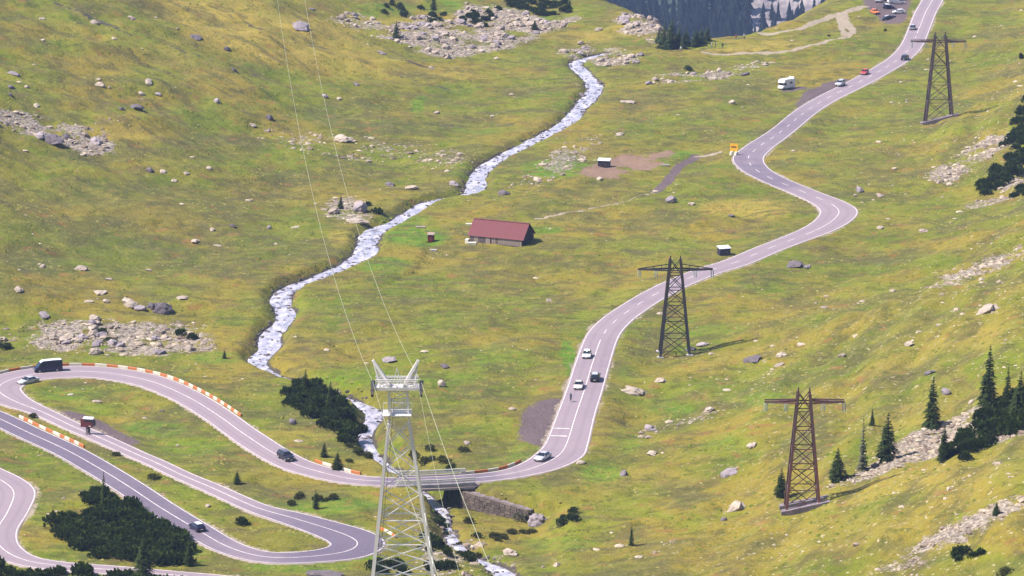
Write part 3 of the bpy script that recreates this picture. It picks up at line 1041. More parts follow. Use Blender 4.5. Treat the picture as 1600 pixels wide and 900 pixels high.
FZ = far_z(FGX, FGY)
FQX, FQY = proj(FGX, FGY, FZ)
gully = np.zeros(FGX.shape)
for cx, cy, a, c in ((1182, 18, 13, 40), (1232, 22, 16, 34), (1262, 6, 14, 34), (1292, 0, 14, 20), (1222, 40, 22, 14)):
    r = np.hypot((FQX - cx) / a, (FQY - cy) / c)
    gully = np.maximum(gully, 1 - sstep(.7, 1.3, r))


def far_mat():
    m, nt, b_ = new_mat('far_slope')
    n1 = noise(nt, .05, 5, .7, None, (1, 1, .35))
    c = mixc(nt, n1, (.022, .036, .026), (.036, .050, .034))
    ga = mathn(nt, 'ADD', attr(nt, 'gully'), mathn(nt, 'MULTIPLY', mathn(nt, 'SUBTRACT', noise(nt, .04, 4, .7), .5), 1.2))
    c = mixc(nt, maprange(nt, ga, .35, .65), c, mixc(nt, maprange(nt, n1, .35, .65), (.13, .11, .125), (.34, .29, .285)))
    nt.links.new(c, b_.inputs['Base Color'])
    b_.inputs['Roughness'].default_value = .95
    return m


n_, m_ = FGX.shape
ii = np.arange(n_ * m_).reshape(n_, m_)
Ff = np.stack([ii[:-1, :-1], ii[:-1, 1:], ii[1:, 1:], ii[1:, :-1]], -1).reshape(-1, 4)
struct(link('far_hillside', np_mesh('far_hillside', np.stack([FGX, FGY, FZ], -1).reshape(-1, 3), Ff, far_mat(), dict(gully=gully), True)))


def cone_tree_np(n_tier=5, n_side=6, seed=0):
    """one crude far spruce: stacked ragged skirts"""
    r_ = np.random.default_rng(seed)
    V_, F_ = [], []
    for t in range(n_tier):
        z0, z1 = .06 + .80 * t / n_tier, min(1.0, .06 + .80 * t / n_tier + .34)
        rad = .17 * (1 - t / n_tier) + .035
        o = len(V_)
        for i_ in range(n_side * 2):
            a = math.pi * i_ / n_side + t * .7
            rr = rad * (1.0 if i_ % 2 == 0 else .55) * r_.uniform(.75, 1.2)
            V_.append((rr * math.cos(a), rr * math.sin(a), z0 + r_.uniform(-.03, .03) + (0 if i_ % 2 == 0 else .05)))
        V_.append((0, 0, z1))
        for i_ in range(n_side * 2):
            F_.append((o + i_, o + (i_ + 1) % (n_side * 2), o + n_side * 2))
    return np.array(V_), np.array(F_)


def scatter_np(name, base, pts, sxy, sz, rot, mat, extra=None):
    """many small copies of base meshes joined into one mass"""
    Vs, Fs, At = [], [], []
    off = 0
    nb = len(base)
    which = np.arange(len(pts)) % nb
    for b_i, (bv, bf) in enumerate(base):
        s_ = which == b_i
        if not s_.any():
            continue
        p, a, u, w = pts[s_], rot[s_], sxy[s_], sz[s_]
        c, s2 = np.cos(a)[:, None], np.sin(a)[:, None]
        x = (bv[None, :, 0] * c - bv[None, :, 1] * s2) * u[:, None] + p[:, 0:1]
        y = (bv[None, :, 0] * s2 + bv[None, :, 1] * c) * u[:, None] + p[:, 1:2]
        z = bv[None, :, 2] * w[:, None] + p[:, 2:3]
        V_ = np.stack([x, y, z], -1).reshape(-1, 3)
        F_ = (bf[None] + (np.arange(len(p)) * len(bv))[:, None, None]).reshape(-1, bf.shape[1]) + off
        off += len(V_)
        Vs.append(V_)
        Fs.append(F_)
        if extra is not None:
            At.append(np.repeat(extra[s_], len(bv)))
    at = dict(shade=np.concatenate(At)) if extra is not None else None
    return stuff(link(name, np_mesh(name, np.vstack(Vs), np.vstack(Fs), mat, at)))


NT = 15000
tx_ = rng.uniform(-260, 620, NT)
ty2 = rng.uniform(2500, 3250, NT)
tz = far_z(tx_, ty2)
fpx, fpy = proj(tx_, ty2, tz)
gd = np.zeros(NT)
for cx, cy, a, c in ((1182, 14, 11, 40), (1230, 24, 17, 34), (1262, 8, 13, 34), (1292, 0, 12, 22)):
    gd = np.maximum(gd, (np.hypot((fpx - cx) / a, (fpy - cy) / c) < 1 + .4 * rng.standard_normal(NT)).astype(float))
ok = (fpy > -160) & (fpy < 190) & (gd < .5)
fp = np.stack([tx_, ty2, tz - .5], -1)[ok]
hh = rng.uniform(15, 29, len(fp))
o = scatter_np('forest', [cone_tree_np(seed=s_) for s_ in range(5)], fp, hh * rng.uniform(.8, 1.2, len(fp)), hh, rng.uniform(0, 6.28, len(fp)), M['far_trees'])
o['label'] = 'distant blue-green spruce forest on the far side of the drop'

# ------------------------------------------------------------------ rocks
def rock_np(seed, sub=1, cuts=5, jag=.10):
    bm = bmesh.new()
    bmesh.ops.create_icosphere(bm, subdivisions=sub, radius=1)
    r_ = np.random.default_rng(seed)
    V_ = np.array([v.co[:] for v in bm.verts])
    F_ = np.array([[v.index for v in f.verts] for f in bm.faces])
    bm.free()
    for _ in range(cuts):
        n = r_.standard_normal(3)
        n /= np.linalg.norm(n)
        d = r_.uniform(.5, .85)
        h = V_ @ n
        V_ = V_ - np.outer(np.maximum(h - d, 0), n)
    V_ *= 1 + jag * r_.standard_normal((len(V_), 1))
    V_[:, 2] = V_[:, 2] * .85
    return V_, F_


ROCKS, CRAGS = {}, {}
for key in ('rock', 'rock_dark', 'rock_lilac', 'stone'):
    ROCKS[key] = []
    CRAGS[key] = []
    for s_ in range(7):
        v_, f_ = rock_np(s_ + 5, 2, 9, .075)
        ROCKS[key].append(np_mesh('boulder', v_, f_, M[key]))
    for s_ in range(5):
        v_, f_ = rock_np(s_ + 25, 3, 16, .035)
        nz_ = .20 * vnoise(v_[:, 0] * 2.1 + s_ * 7, v_[:, 1] * 2.1 + v_[:, 2] * 1.7, 300 + s_) + .11 * vnoise(v_[:, 0] * 5 + v_[:, 2] * 4, v_[:, 1] * 5, 310 + s_)
        v_ = v_ * (1 + nz_)[:, None]
        CRAGS[key].append(np_mesh('boulder', v_, f_, M[key]))


def boulder(p, w, h, key, label, group=None, ang=0.0, d=None):
    """w, h metres as seen; the foot is sunk a little"""
    me_ = random.choice((CRAGS if w > 2.0 else ROCKS)[key])
    o = link('boulder', me_)
    n = gnormal(p[0], p[1], 2.0)
    m = Matrix.Translation(Vector(p) + Vector((0, 0, h * .13))) @ Vector((0, 0, 1)).rotation_difference(n).to_matrix().to_4x4()
    m = m @ Matrix.Rotation(ang, 4, 'Z') @ Matrix.Diagonal((w * .56, (d or w * random.uniform(.6, .9)) * .56, h * .62, 1)) @ Matrix.Rotation(random.choice((0, math.pi)) + random.uniform(-.35, .35), 4, 'Z')
    o.matrix_basis = m
    return tag(o, label, 'boulder', group)


BOULD = [  # px, foot py, width px, height px, kind, label
    (215, 170, 27, 15, 'rock_dark', 'large dark grey boulder alone above the left scree band'),
    (190, 171, 10, 8, 'rock_dark', 'small dark boulder just left of the large lone dark boulder'),
    (232, 130, 17, 11, 'rock', 'blocky pale boulder highest of the trio on the upper left meadow'),
    (247, 149, 11, 8, 'rock_lilac', 'small lilac boulder below the blocky pale one on the upper left meadow'),
    (221, 147, 11, 6, 'rock', 'low pale stone left of the small lilac boulder on the upper left meadow'),
    (150, 37, 15, 9, 'rock', 'pale boulder under the upper brown terrace in the top left corner'),
    (206, 30, 14, 10, 'rock', 'pale pointed boulder on the upper brown terrace at top left'),
    (178, 61, 12, 6, 'rock', 'flat pale stone on the grass below the terraces at top left'),
    (65, 30, 11, 7, 'rock', 'pale boulder nearest the top left corner of the meadow'),
    (68, 64, 7, 6, 'rock', 'small white stone by itself below the corner boulder at top left'),
    (20, 116, 20, 7, 'rock_lilac', 'long grey slab at the left edge of the upper meadow'),
    (41, 137, 8, 7, 'rock', 'bright stone right of the dark pair at the left edge'),
    (17, 138, 11, 8, 'rock_dark', 'dark stone at the left edge above the scree band'),
    (16, 149, 8, 7, 'rock_dark', 'lower dark stone at the left edge above the scree band'),
    (155, 134, 15, 9, 'rock', 'pale boulder with russet grass at its foot on the upper left meadow'),
    (171, 138, 5, 5, 'rock', 'tiny white stone right of the pale boulder in russet grass'),
    (57, 166, 13, 7, 'rock', 'low pale boulder just above the left scree band'),
    (306, 59, 22, 9, 'rock_dark', 'dark flat rock half sunk in the lower brown terrace at top left'),
    (356, 78, 11, 8, 'rock_dark', 'dark stone with pale cap at the end of the upper terrace'),
    (365, 110, 10, 7, 'rock_dark', 'dark stone at the end of the lower terrace'),
    (338, 159, 12, 10, 'rock_lilac', 'lilac boulder alone in the middle of the upper left slope'),
    (395, 197, 12, 10, 'rock', 'pale boulder at the left end of the stone line across the slope'),
    (84, 221, 34, 22, 'rock_dark', 'massive dark outcrop sitting in the left scree band'),
    (62, 214, 20, 13, 'rock_lilac', 'lilac block against the left end of the massive dark outcrop'),
    (104, 216, 18, 13, 'rock_dark', 'dark block behind the right end of the massive dark outcrop'),
    (112, 222, 14, 10, 'rock', 'pale block against the right end of the massive dark outcrop'),
    (150, 224, 24, 16, 'rock_lilac', 'lilac rock with a dark hollow below the left scree band'),
    (469, 44, 40, 15, 'rock_lilac', 'long lilac slab crossed by the right cable near the top edge'),
    (488, 15, 13, 5, 'rock_dark', 'thin dark slab above the long lilac one at the top edge'),
    (597, 84, 18, 7, 'rock_lilac', 'low lilac stone under the left end of the top scree field'),
    (533, 218, 33, 12, 'rock', 'long pale slab lying right of the cables on the left slope'),
    (422, 186, 15, 11, 'rock_dark', 'dark ridged stone beside the left cable on the slope'),
    (557, 133, 11, 7, 'rock_lilac', 'small lilac stone right of the cables high on the left slope'),
    (508, 152, 10, 8, 'rock_lilac', 'rounded lilac stone just right of the right cable high on the slope'),
    (530, 155, 10, 5, 'rock', 'flat pale stone right of the rounded lilac one high on the slope'),
    (674, 107, 12, 6, 'rock', 'pale flat stone alone under the top scree field'),
    (683, 178, 12, 8, 'rock', 'pale stone alone in the middle of the upper slope left of the stream'),
    (235, 268, 13, 11, 'rock_dark', 'dark-footed stone at the left end of the row under the brown slope'),
    (255, 269, 12, 6, 'rock', 'pale stone second in the row under the brown slope'),
    (272, 283, 9, 7, 'rock', 'white stone set below the row under the brown slope'),
    (292, 272, 13, 5, 'rock', 'flat yellowish stone fourth in the row under the brown slope'),
    (327, 264, 10, 7, 'rock', 'pale stone at the right end of the row under the brown slope'),
    (158, 459, 25, 12, 'rock', 'pale wide boulder above and left of the big outcrop on the lower left meadow'),
    (203, 478, 31, 22, 'rock', 'rounded pale boulder at the left end of the big outcrop on the lower left meadow'),
    (238, 483, 17, 24, 'rock_dark', 'tall dark pointed boulder in the middle of the big lower left outcrop'),
    (259, 489, 32, 26, 'rock_dark', 'large dark boulder at the right end of the big lower left outcrop'),
    (220, 484, 24, 12, 'rock_lilac', 'low lilac rock between the rounded and pointed boulders of the outcrop'),
    (285, 466, 23, 8, 'rock', 'flat pale slab right of the big outcrop on the lower left meadow'),
    (28, 453, 17, 8, 'rock', 'pale stone near the left edge above the lower scree strip'),
    (138, 472, 17, 5, 'rock', 'thin pale slab left of the big lower left outcrop'),
    (166, 472, 11, 7, 'rock', 'small pale stone between the wide boulder and the outcrop'),
    (69, 494, 22, 10, 'rock_lilac', 'faint lilac hump just above the lower scree strip'),
    (126, 421, 22, 9, 'rock', 'pale cracked slab on the left meadow above the outcrop'),
    (67, 418, 10, 8, 'rock', 'small pale stone left of the cracked slab on the left meadow'),
    (170, 437, 13, 5, 'rock', 'white flat stone between the cracked slab and the wide boulder'),
    (232, 423, 11, 5, 'rock', 'white flat stone above the right end of the outcrop'),
    (305, 378, 16, 10, 'rock', 'pale stone at the left of the small group west of the stream bend'),
    (332, 361, 10, 9, 'rock', 'upright pale stone in the small group west of the stream bend'),
    (364, 354, 10, 8, 'rock_dark', 'dark stone right of the small group west of the stream bend'),
    (340, 384, 13, 4, 'rock', 'thin slab below the small group west of the stream bend'),
    (460, 356, 17, 6, 'rock', 'pale flat stone between the two cables above the stream'),
    (421, 357, 8, 9, 'rock_lilac', 'small upright lilac stone left of the left cable'),
    (563, 330, 30, 26, 'rock_lilac', 'big lilac boulder beside a dark pine above the stream bend'),
    (522, 334, 26, 16, 'rock', 'pale broken boulder at the left end of the stream bend outcrop'),
    (556, 347, 42, 11, 'rock', 'long pale slab at the foot of the stream bend outcrop'),
    (609, 290, 19, 10, 'rock_dark', 'dark twin-humped stone above the stream left of the barn'),
    (644, 295, 27, 9, 'rock', 'pale low stone right of the dark twin-humped one'),
    (709, 289, 20, 11, 'rock_lilac', 'lilac boulder on the west bank where the stream narrows'),
    (785, 303, 22, 10, 'rock_dark', 'brown boulder on the east bank where the stream narrows'),
    (1049, 316, 24, 17, 'rock_lilac', 'lilac boulder beside the brown farm track'),
    (1081, 320, 11, 7, 'rock', 'pale stone right of the lilac boulder by the farm track'),
    (1143, 338, 13, 5, 'rock_dark', 'dark flat rock on the yellow grass inside the road bend'),
    (937, 281, 10, 7, 'rock', 'white stone on the grass below the dark shed'),
    (1175, 563, 33, 14, 'rock_dark', 'long dark block on the slope right of the black pylon'),
    (1098, 540, 27, 9, 'rock_lilac', 'grey slab just right of the foot of the black pylon'),
    (1082, 547, 18, 9, 'rock_dark', 'dark low rock between the black pylon foot and the grey slab'),
    (1137, 741, 34, 14, 'rock_lilac', 'grey block-shaped boulder on the lower slope between stream and rusty pylon'),
    (1148, 797, 27, 20, 'rock', 'tilted tan boulder left of the rusty pylon'),
    (1131, 813, 11, 9, 'rock_dark', 'small black rock below the tilted tan boulder'),
    (1021, 710, 19, 11, 'rock', 'bright boulder alone below the short stone row right of the road bend'),
    (994, 613, 38, 12, 'rock', 'wide pale boulder right of the road near the waiting black car'),
    (1030, 596, 17, 8, 'rock', 'pale stone up-slope of the wide boulder right of the road'),
    (1015, 672, 21, 15, 'rock_lilac', 'largest lilac boulder at the lower end of the short stone row'),
    (1109, 641, 20, 9, 'rock', 'pale boulder with a dark notch at the upper end of the short stone row'),
    (1175, 697, 19, 10, 'rock', 'pale boulder alone on the slope left of the rusty pylon top'),
    (974, 742, 14, 15, 'rock_lilac', 'upright lilac stone right of the sharp road bend'),
    (908, 724, 15, 9, 'rock', 'pale stone on the outer verge of the sharp road bend'),
    (1219, 557, 20, 12, 'rock', 'pale boulder above the left crossarm of the rusty pylon'),
    (1217, 572, 18, 10, 'rock', 'lower of two pale boulders above the rusty pylon'),
    (1316, 557, 12, 8, 'rock', 'pale stone up-slope right of the rusty pylon'),
    (1420, 539, 17, 13, 'rock', 'bright blocky boulder high on the right slope'),
    (1450, 584, 22, 8, 'rock_dark', 'dark low rock above the pointed spruce on the right slope'),
    (1478, 615, 19, 17, 'rock_lilac', 'round lilac boulder right of the pointed spruce'),
    (1518, 629, 11, 8, 'rock', 'white stone left of the tallest spruce foot'),
    (1343, 300, 16, 18, 'rock_lilac', 'tall pale lilac boulder outside the outer road bend'),
    (1336, 307, 6, 7, 'rock', 'small white stone touching the tall boulder outside the outer road bend'),
    (1375, 307, 15, 9, 'rock', 'pale flat boulder right of the tall one outside the outer road bend'),
    (1240, 416, 26, 12, 'rock_dark', 'dark long rock below the road under the outer bend'),
    (1262, 418, 14, 10, 'rock_lilac', 'grey rock right of the dark long rock under the outer bend'),
    (1442, 362, 17, 8, 'rock', 'pale boulder on the slope right of the outer road bend'),
    (1376, 357, 12, 6, 'rock', 'pale stone on the slope just right of the outer road bend tip'),
    (1540, 488, 34, 17, 'rock', 'broad pale boulder near the right edge above the spruces'),
    (843, 818, 30, 28, 'rock_lilac', 'big grey boulder at the low end of the stone wing wall'),
    (797, 866, 30, 15, 'rock', 'tan boulder on the right bank of the lower stream'),
    (505, 898, 70, 14, 'rock_dark', 'dark grey outcrop at the lower edge left of the silver tower'),
    (608, 563, 27, 11, 'rock_lilac', 'lilac boulder on the meadow behind the silver tower head'),
    (690, 603, 13, 15, 'rock', 'pale leaning stone right of the silver tower head'),
    (695, 574, 17, 10, 'rock_dark', 'dark stone up-slope of the pale leaning stone'),
    (730, 694, 13, 9, 'rock', 'pale boulder on the meadow above the bridge'),
    (457, 662, 13, 14, 'rock_dark', 'dark red-brown stump-like rock above the upper bridge approach'),
    (858, 470, 12, 8, 'rock', 'pale stone on the meadow left of the long straight'),
    (800, 640, 14, 6, 'rock', 'flat pale stone left of the gravel lay-by'),
    (938, 132, 10, 7, 'rock_dark', 'dark stone on the right bank of the upper stream'),
    (908, 150, 12, 8, 'rock_dark', 'dark stone midstream bank below the first bend of the upper stream'),
    (980, 160, 28, 8, 'rock', 'long pale slab right of the upper stream'),
    (937, 47, 13, 7, 'rock', 'white stone on the grass left of the rocky knoll'),
    (1165, 118, 18, 9, 'rock_dark', 'dark rock in the stone bank left of the camper'),
    (1144, 162, 12, 10, 'rock', 'pale stone on the meadow below the stone bank'),
    (970, 211, 14, 7, 'rock', 'pale stone on the meadow between the stream and the dirt patch'),
    (150, 613, 0, 0, 'rock', ''),
    (152, 628, 20, 6, 'rock', 'flat pale slab on the grass inside the left hairpin'),
    (110, 617, 10, 5, 'rock', 'small pale stone on the grass inside the left hairpin'),
    (253, 643, 7, 5, 'rock_dark', 'small dark stone in the middle of the hairpin meadow'),
    (278, 697, 6, 5, 'rock', 'white stone near the right of the hairpin meadow'),
    (92, 705, 0, 0, 'rock', ''),
    (325, 792, 9, 7, 'rock', 'pale stone between the two lower road legs'),
    (50, 618, 0, 0, 'rock', '')]
nb = 0
for px, py, w, h, key, lab in BOULD:
    if not lab:
        continue
    p = P(px, py)
    s_ = scale_at(p)
    boulder(p, w / s_, h / s_ * .95, key, lab, 'single boulders on the meadow', random.uniform(-.25, .25), d=min(w, h * 2.2) / s_)
    nb += 1

# scree: the largest stones singly, the rest as rubble
small_pts, small_sz, small_sh = [], [], []
room = 300 - nb
per = {}
cand = []
for ci, (poly, st, dens, big, lab) in enumerate(SCREE):
    inside = inpoly(GPX, GPY, poly) & (DE < 5) & (RD > RWD + .8)
    ys_, xs_ = np.nonzero(inside)
    cell = 0.9 * 1.05
    n = int(len(xs_) * cell / 100 * dens * 6.5)
    pick = rng.integers(0, len(xs_), n)
    x = GX[ys_[pick], xs_[pick]] + rng.uniform(-.5, .5, n)
    y = GY[ys_[pick], xs_[pick]] + rng.uniform(-.5, .5, n)
    size = np.clip(.36 * (1 - rng.random(n)) ** -.50, .3, big * 1.15)
    okc = rng.random(n) < np.clip(SCREE_MASK[ys_[pick], xs_[pick]] / st * 1.25 - .15, .04, 1)
    for q in np.nonzero(okc)[0]:
        cand.append((size[q], x[q], y[q], ci))
cand.sort(key=lambda q: -q[0])
seen_parts, ranks = {}, ('biggest ', 'second biggest ', 'third biggest ')
for k_, (sz_, x, y, ci) in enumerate(cand):
    z = float(ground(x, y))
    if k_ < room:
        qx_, qy_ = proj(x, y, z)
        xs_p = [q[0] for q in SCREE[ci][0]]
        ff = (qx_ - min(xs_p)) / (max(xs_p) - min(xs_p))
        part_ = ('left end', 'left half', 'right half', 'right end')[int(np.clip(ff * 4, 0, 3))]
        ym_ = sorted(q[1] for q in SCREE[ci][0])
        part_ = ('upper ' if qy_ < ym_[len(ym_) // 2] else 'lower ') + part_
        n_p = seen_parts.get((ci, part_), 0)
        seen_parts[(ci, part_)] = n_p + 1
        lab_ = (ranks[n_p] if n_p < 3 else 'smaller ') + SCREE[ci][4] + ', ' + part_
        boulder((x, y, z), sz_ * 1.2, sz_ * .75, random.choice(('rock', 'rock', 'rock', 'rock_lilac')), lab_, SCREE[ci][4].replace('boulder', 'boulders').replace('block', 'blocks').replace('stone ', 'stones ').replace('rock ', 'rocks '),
                random.uniform(0, 6.3))
    else:
        small_pts.append((x, y, z - .05))
        small_sz.append(sz_)
        small_sh.append(random.random())
# scattered pale flecks over the slopes
NS = 11000
x, y = rng.uniform(-185, 190, NS * 3), rng.uniform(650, 1330, NS * 3)
z = sample(ZS, x, y)
qx, qy = proj(x, y, z)
dR = side_dist(x, y, foot_r, area_r)
dens = np.where(dR > 0, .2 + .6 * sstep(0, 70, dR), .10) * sstep(-.2, .5, fbm(x, y, 16, 3, 300))
ok = (rng.random(NS * 3) < dens) & (qx > -60) & (qx < 1660) & (qy > -40) & (qy < 960) & (sample(RD, x, y) > sample(RWD, x, y) + 1.2) & (sample(DE, x, y) < 3) & (sample(VD, x, y) > 5)
x, y, z = x[ok], y[ok], z[ok]
for q in range(len(x)):
    small_pts.append((x[q], y[q], z[q] - .10))
    small_sz.append(min(1.8, .38 * (1 - random.random()) ** -.40))
    small_sh.append(.35 + .65 * random.random())
# stones along the stream bed
bed_pts, bed_sz = [], []
for _ in range(900):
    k_ = random.randrange(len(vx))
    o_ = (vw[k_] * .5 + random.uniform(-.5, 1.6)) * random.choice((-1, 1))
    if random.random() < .22:
        o_ = random.uniform(-.45, .45) * vw[k_]
    x_, y_ = vx[k_] + vty[k_] * o_, vy[k_] - vtx[k_] * o_
    bed_pts.append((x_, y_, max(vz[k_] - .1, float(ground(x_, y_)) - .05)))
    bed_sz.append(random.uniform(.3, 1.15))
small_pts, small_sz, small_sh = np.array(small_pts), np.array(small_sz), np.array(small_sh)
ico = []
for s_ in range(6):
    v_, f_ = rock_np(50 + s_, 1, 5)
    ico.append((v_ * .55, f_))
o = scatter_np('rubble', ico, small_pts, small_sz * rng.uniform(.8, 1.3, len(small_sz)), small_sz * rng.uniform(.5, .95, len(small_sz)), rng.uniform(0, 6.28, len(small_sz)), M['rubble'], small_sh)
o['label'] = 'small pale stones strewn over the meadow slopes'
bed_pts, bed_sz = np.array(bed_pts), np.array(bed_sz)
o = scatter_np('stream_stones', ico, bed_pts, bed_sz, bed_sz * .7, rng.uniform(0, 6.28, len(bed_sz)), M['bed'], rng.random(len(bed_sz)))
o['label'] = 'dark wet stones along the edges of the stream'

# ------------------------------------------------------------------ grass tussocks: low tufts that roughen the slopes
def tuft_np(seed):
    r_ = np.random.default_rng(seed)
    V_ = [(math.cos(a) * r_.uniform(.7, 1.2), math.sin(a) * r_.uniform(.7, 1.2), -.12) for a in np.arange(6) * math.pi / 3]
    V_ += [(math.cos(a) * r_.uniform(.35, .6), math.sin(a) * r_.uniform(.35, .6), r_.uniform(.2, .42)) for a in np.arange(3) * 2.094 + .5]
    F_ = [(0, 1, 6), (1, 7, 6), (1, 2, 7), (2, 3, 7), (3, 8, 7), (3, 4, 8), (4, 5, 8), (5, 6, 8), (5, 0, 6), (6, 7, 8)]
    return np.array(V_) * (.5, .5, 1), np.array(F_)


def tuft_mat():
    m, nt, b = new_mat('tussock_grass')
    sh = attr(nt, 'shade')
    n1 = noise(nt, .05, 3, .6)
    c = mixc(nt, maprange(nt, n1, .42, .6), (.088, .115, .010), (.142, .128, .020))
    c = mixc(nt, maprange(nt, sh, .35, 1.0, 0, .9), c, (.215, .190, .055))
    c = mixc(nt, maprange(nt, sh, .3, .0, 0, .5), c, (.085, .098, .016))
    nt.links.new(c, b.inputs['Base Color'])
    b.inputs['Roughness'].default_value = .9
    b.inputs['Specular IOR Level'].default_value = .1
    return m


NTF = 38000
x, y = rng.uniform(-185, 190, NTF), rng.uniform(655, 1320, NTF)
qx, qy = proj(x, y, sample(ZS, x, y))
keep_ = (qx > -80) & (qx < 1680) & (qy > -30) & (qy < 960) & (sample(RD, x, y) > sample(RWD, x, y) + 1.0) & (sample(DE, x, y) < 2) & (sample(VD, x, y) > sample(VWD, x, y) + 1.0)
keep_ &= (sample(gravel, x, y) < .2) & (sample(soil, x, y) < .3) & (sample(track, x, y) < .3)
keep_ &= rng.random(NTF) < .30 + .7 * sstep(-.1, .4, fbm(x, y, 11, 3, 400)) + .25 * sample(SLR, x, y)
x, y = x[keep_], y[keep_]
tp_ = np.stack([x, y, sample(ZS, x, y) - .03], -1)
tsz = rng.uniform(.45, 1.0, len(x))
o = scatter_np('grass_tussocks', [tuft_np(q) for q in range(5)], tp_, tsz * 1.3, tsz * .55, rng.uniform(0, 6.28, len(x)), tuft_mat(), np.clip(.5 + .5 * vnoise(x / 14, y / 14, 410) + .3 * rng.standard_normal(len(x)), 0, 1))
o['label'] = 'low grass tussocks over the meadow and slopes'

# ------------------------------------------------------------------ vegetation
def leaf_fan(b, c, d, ln, wd, droop=0.0, mi=0):
    """one small spray: two bent blades"""
    c, d = Vector(c), Vector(d).normalized()
    sd = d.cross(Vector((0, 0, 1)))
    sd = sd.normalized() if sd.length > .05 else Vector((1, 0, 0))
    up = sd.cross(d)
    m_ = c + d * ln * .55 + Vector((0, 0, -droop * ln * .25))
    e = c + d * ln + Vector((0, 0, -droop * ln))
    b.add([c - sd * wd * .2, c + sd * wd * .2, m_ + sd * wd * .5 + up * wd * .12, m_ - sd * wd * .5 - up * wd * .12, e], [(0, 1, 2, 3), (3, 2, 4)], mi)


def spruce_mesh(seed, whorls=22, width=.17):
    """crown of unit height"""
    r_ = random.Random(seed)
    b = MB()
    for w in range(whorls):
        f = w / (whorls - 1)
        z = .05 + .93 * f
        L_ = width * (1 - f) ** .85 * r_.uniform(.8, 1.12) + .012
        nbh = int(11 * (1 - f) + 4)
        a0 = r_.uniform(0, 6)
        for i_ in range(nbh):
            if r_.random() < .1:
                continue
            a = a0 + 2 * math.pi * i_ / nbh + r_.uniform(-.2, .2)
            l2 = L_ * r_.uniform(.65, 1.15)
            d = Vector((math.cos(a), math.sin(a), r_.uniform(-.05, .25)))
            leaf_fan(b, (0, 0, z + r_.uniform(-.015, .015)), d, l2, .045 + .03 * (1 - f), r_.uniform(.25, .55))
            # side sprays near the tip
            for q in (-1, 1):
                a2 = a + q * r_.uniform(.35, .7)
                c = d * l2 * r_.uniform(.35, .6)
                leaf_fan(b, (c.x, c.y, z + c.z - .2 * l2 * .3), (math.cos(a2), math.sin(a2), .1), l2 * .5, .035, .45)
    leaf_fan(b, (0, 0, .95), (0, .02, 1), .07, .02, 0)
    return b


SPR = [spruce_mesh(s_, 22, (.19, .22, .17, .26)[s_]).mesh('crown', M['needles']) for s_ in range(4)]
tb = MB()
tb.cyl((0, 0, -.04), (0, 0, .97), .020, 7, .003)
TRUNK = tb.mesh('trunk', M['bark'])
BARE = spruce_mesh(77, 15, .15)
BARE = BARE.mesh('crown', M['pale_bush'])


def spruce(px, py, top, label, wscale=1.0, var=None, group=None, crown_me=None):
    p = P(px, py)
    h = height_to(p, top)
    t = thing('spruce_tree', label, 'tree', p, random.uniform(0, 6.3), group)
    sc_ = Matrix.Diagonal((h * wscale, h * wscale, h, 1))
    link('crown', crown_me or SPR[var if var is not None else random.randrange(4)], t, sc_)
    link('trunk', TRUNK, t, sc_)
    return t


for a in [
    (1545, 634, 540, 'tallest dark spruce, standing on the scree edge of the right slope', 1.15, 2),
    (1457, 666, 589, 'pointed dark spruce alone left of the round lilac boulder', 1.25, 0),
    (1387, 720, 644, 'dark spruce left of the pale scree tongue', 1.25, 1),
    (1309, 751, 700, 'broad dark spruce nearest the right side of the rusty pylon', 1.5, 3),
    (1221, 776, 731, 'small dark spruce at the left foot of the rusty pylon', 1.4, 1),
    (1363, 665, 637, 'smallest spruce on the grass above the pale bare tree', 1.1, 2),
    (1475, 720, 664, 'slim green spruce in front of the scree tongue', 1.2, 0),
    (1574, 640, 573, 'short dark spruce right of the tallest spruce', 1.0, 2),
    (1594, 650, 580, 'dark spruce cut by the right edge of the picture', 1.2, 3),
    (163, 795, 736, 'thin dark spruce at the roadside at the top of the dwarf pine thicket', .75, 2),
    (225, 905, 836, 'olive spruce rising in front of the dwarf pine thicket', 1.15, 3),
    (296, 884, 842, 'small spruce at the right end of the dwarf pine thicket', 1.0, 1),
    (507, 714, 690, 'small spruce left of its twin above the bridge approach', 1.25, 3),
    (528, 733, 706, 'stout small spruce nearer the road above the bridge approach', 1.7, 3),
    (351, 560, 546, 'tiny spruce at the right end of the lower scree strip', 1.3, 3),
    (478, 616, 577, 'spruce at the upper end of the pine patch by the stream', 1.4, 1),
    (517, 640, 596, 'pointed spruce in the middle of the pine patch by the stream', 1.3, 0),
    (533, 326, 305, 'dark narrow pine standing in the stream bend outcrop', 1.3, 3),
    (987, 852, 818, 'lone thin sapling on the stones of the lower slope', .8, 0),
    (620, 60, 32, 'narrow dark spruce at the left of the top scree field', 1.2, 3),
    (836, 47, 29, 'small dark spruce at the right of the top scree field', 1.5, 3),
    (613, 8, -14, 'dark spruce cut by the top edge above the scree', 1.3, 1),
    (678, 16, -12, 'dark spruce cut by the top edge right of its neighbour', 1.2, 1),
    (1557, 804, 784, 'little green conifer on the lower right slope', 1.6, 3),
    (371, 756, 735, 'tiny dark spruce above the lower road leg', 1.5, 3),
    (494, 795, 764, 'slim dark sapling on the bank below the bridge approach', 1.0, 1),
]:
    spruce(a[0], a[1], a[2], a[3], a[4], a[5])
spruce(1348, 735, 655, 'pale half-bare tree between two dark spruces on the right slope', .95, None, None, BARE)
GROVE = [spruce_mesh(90 + q, 18, .27).mesh('crown', M['bush_dark']) for q in range(2)]
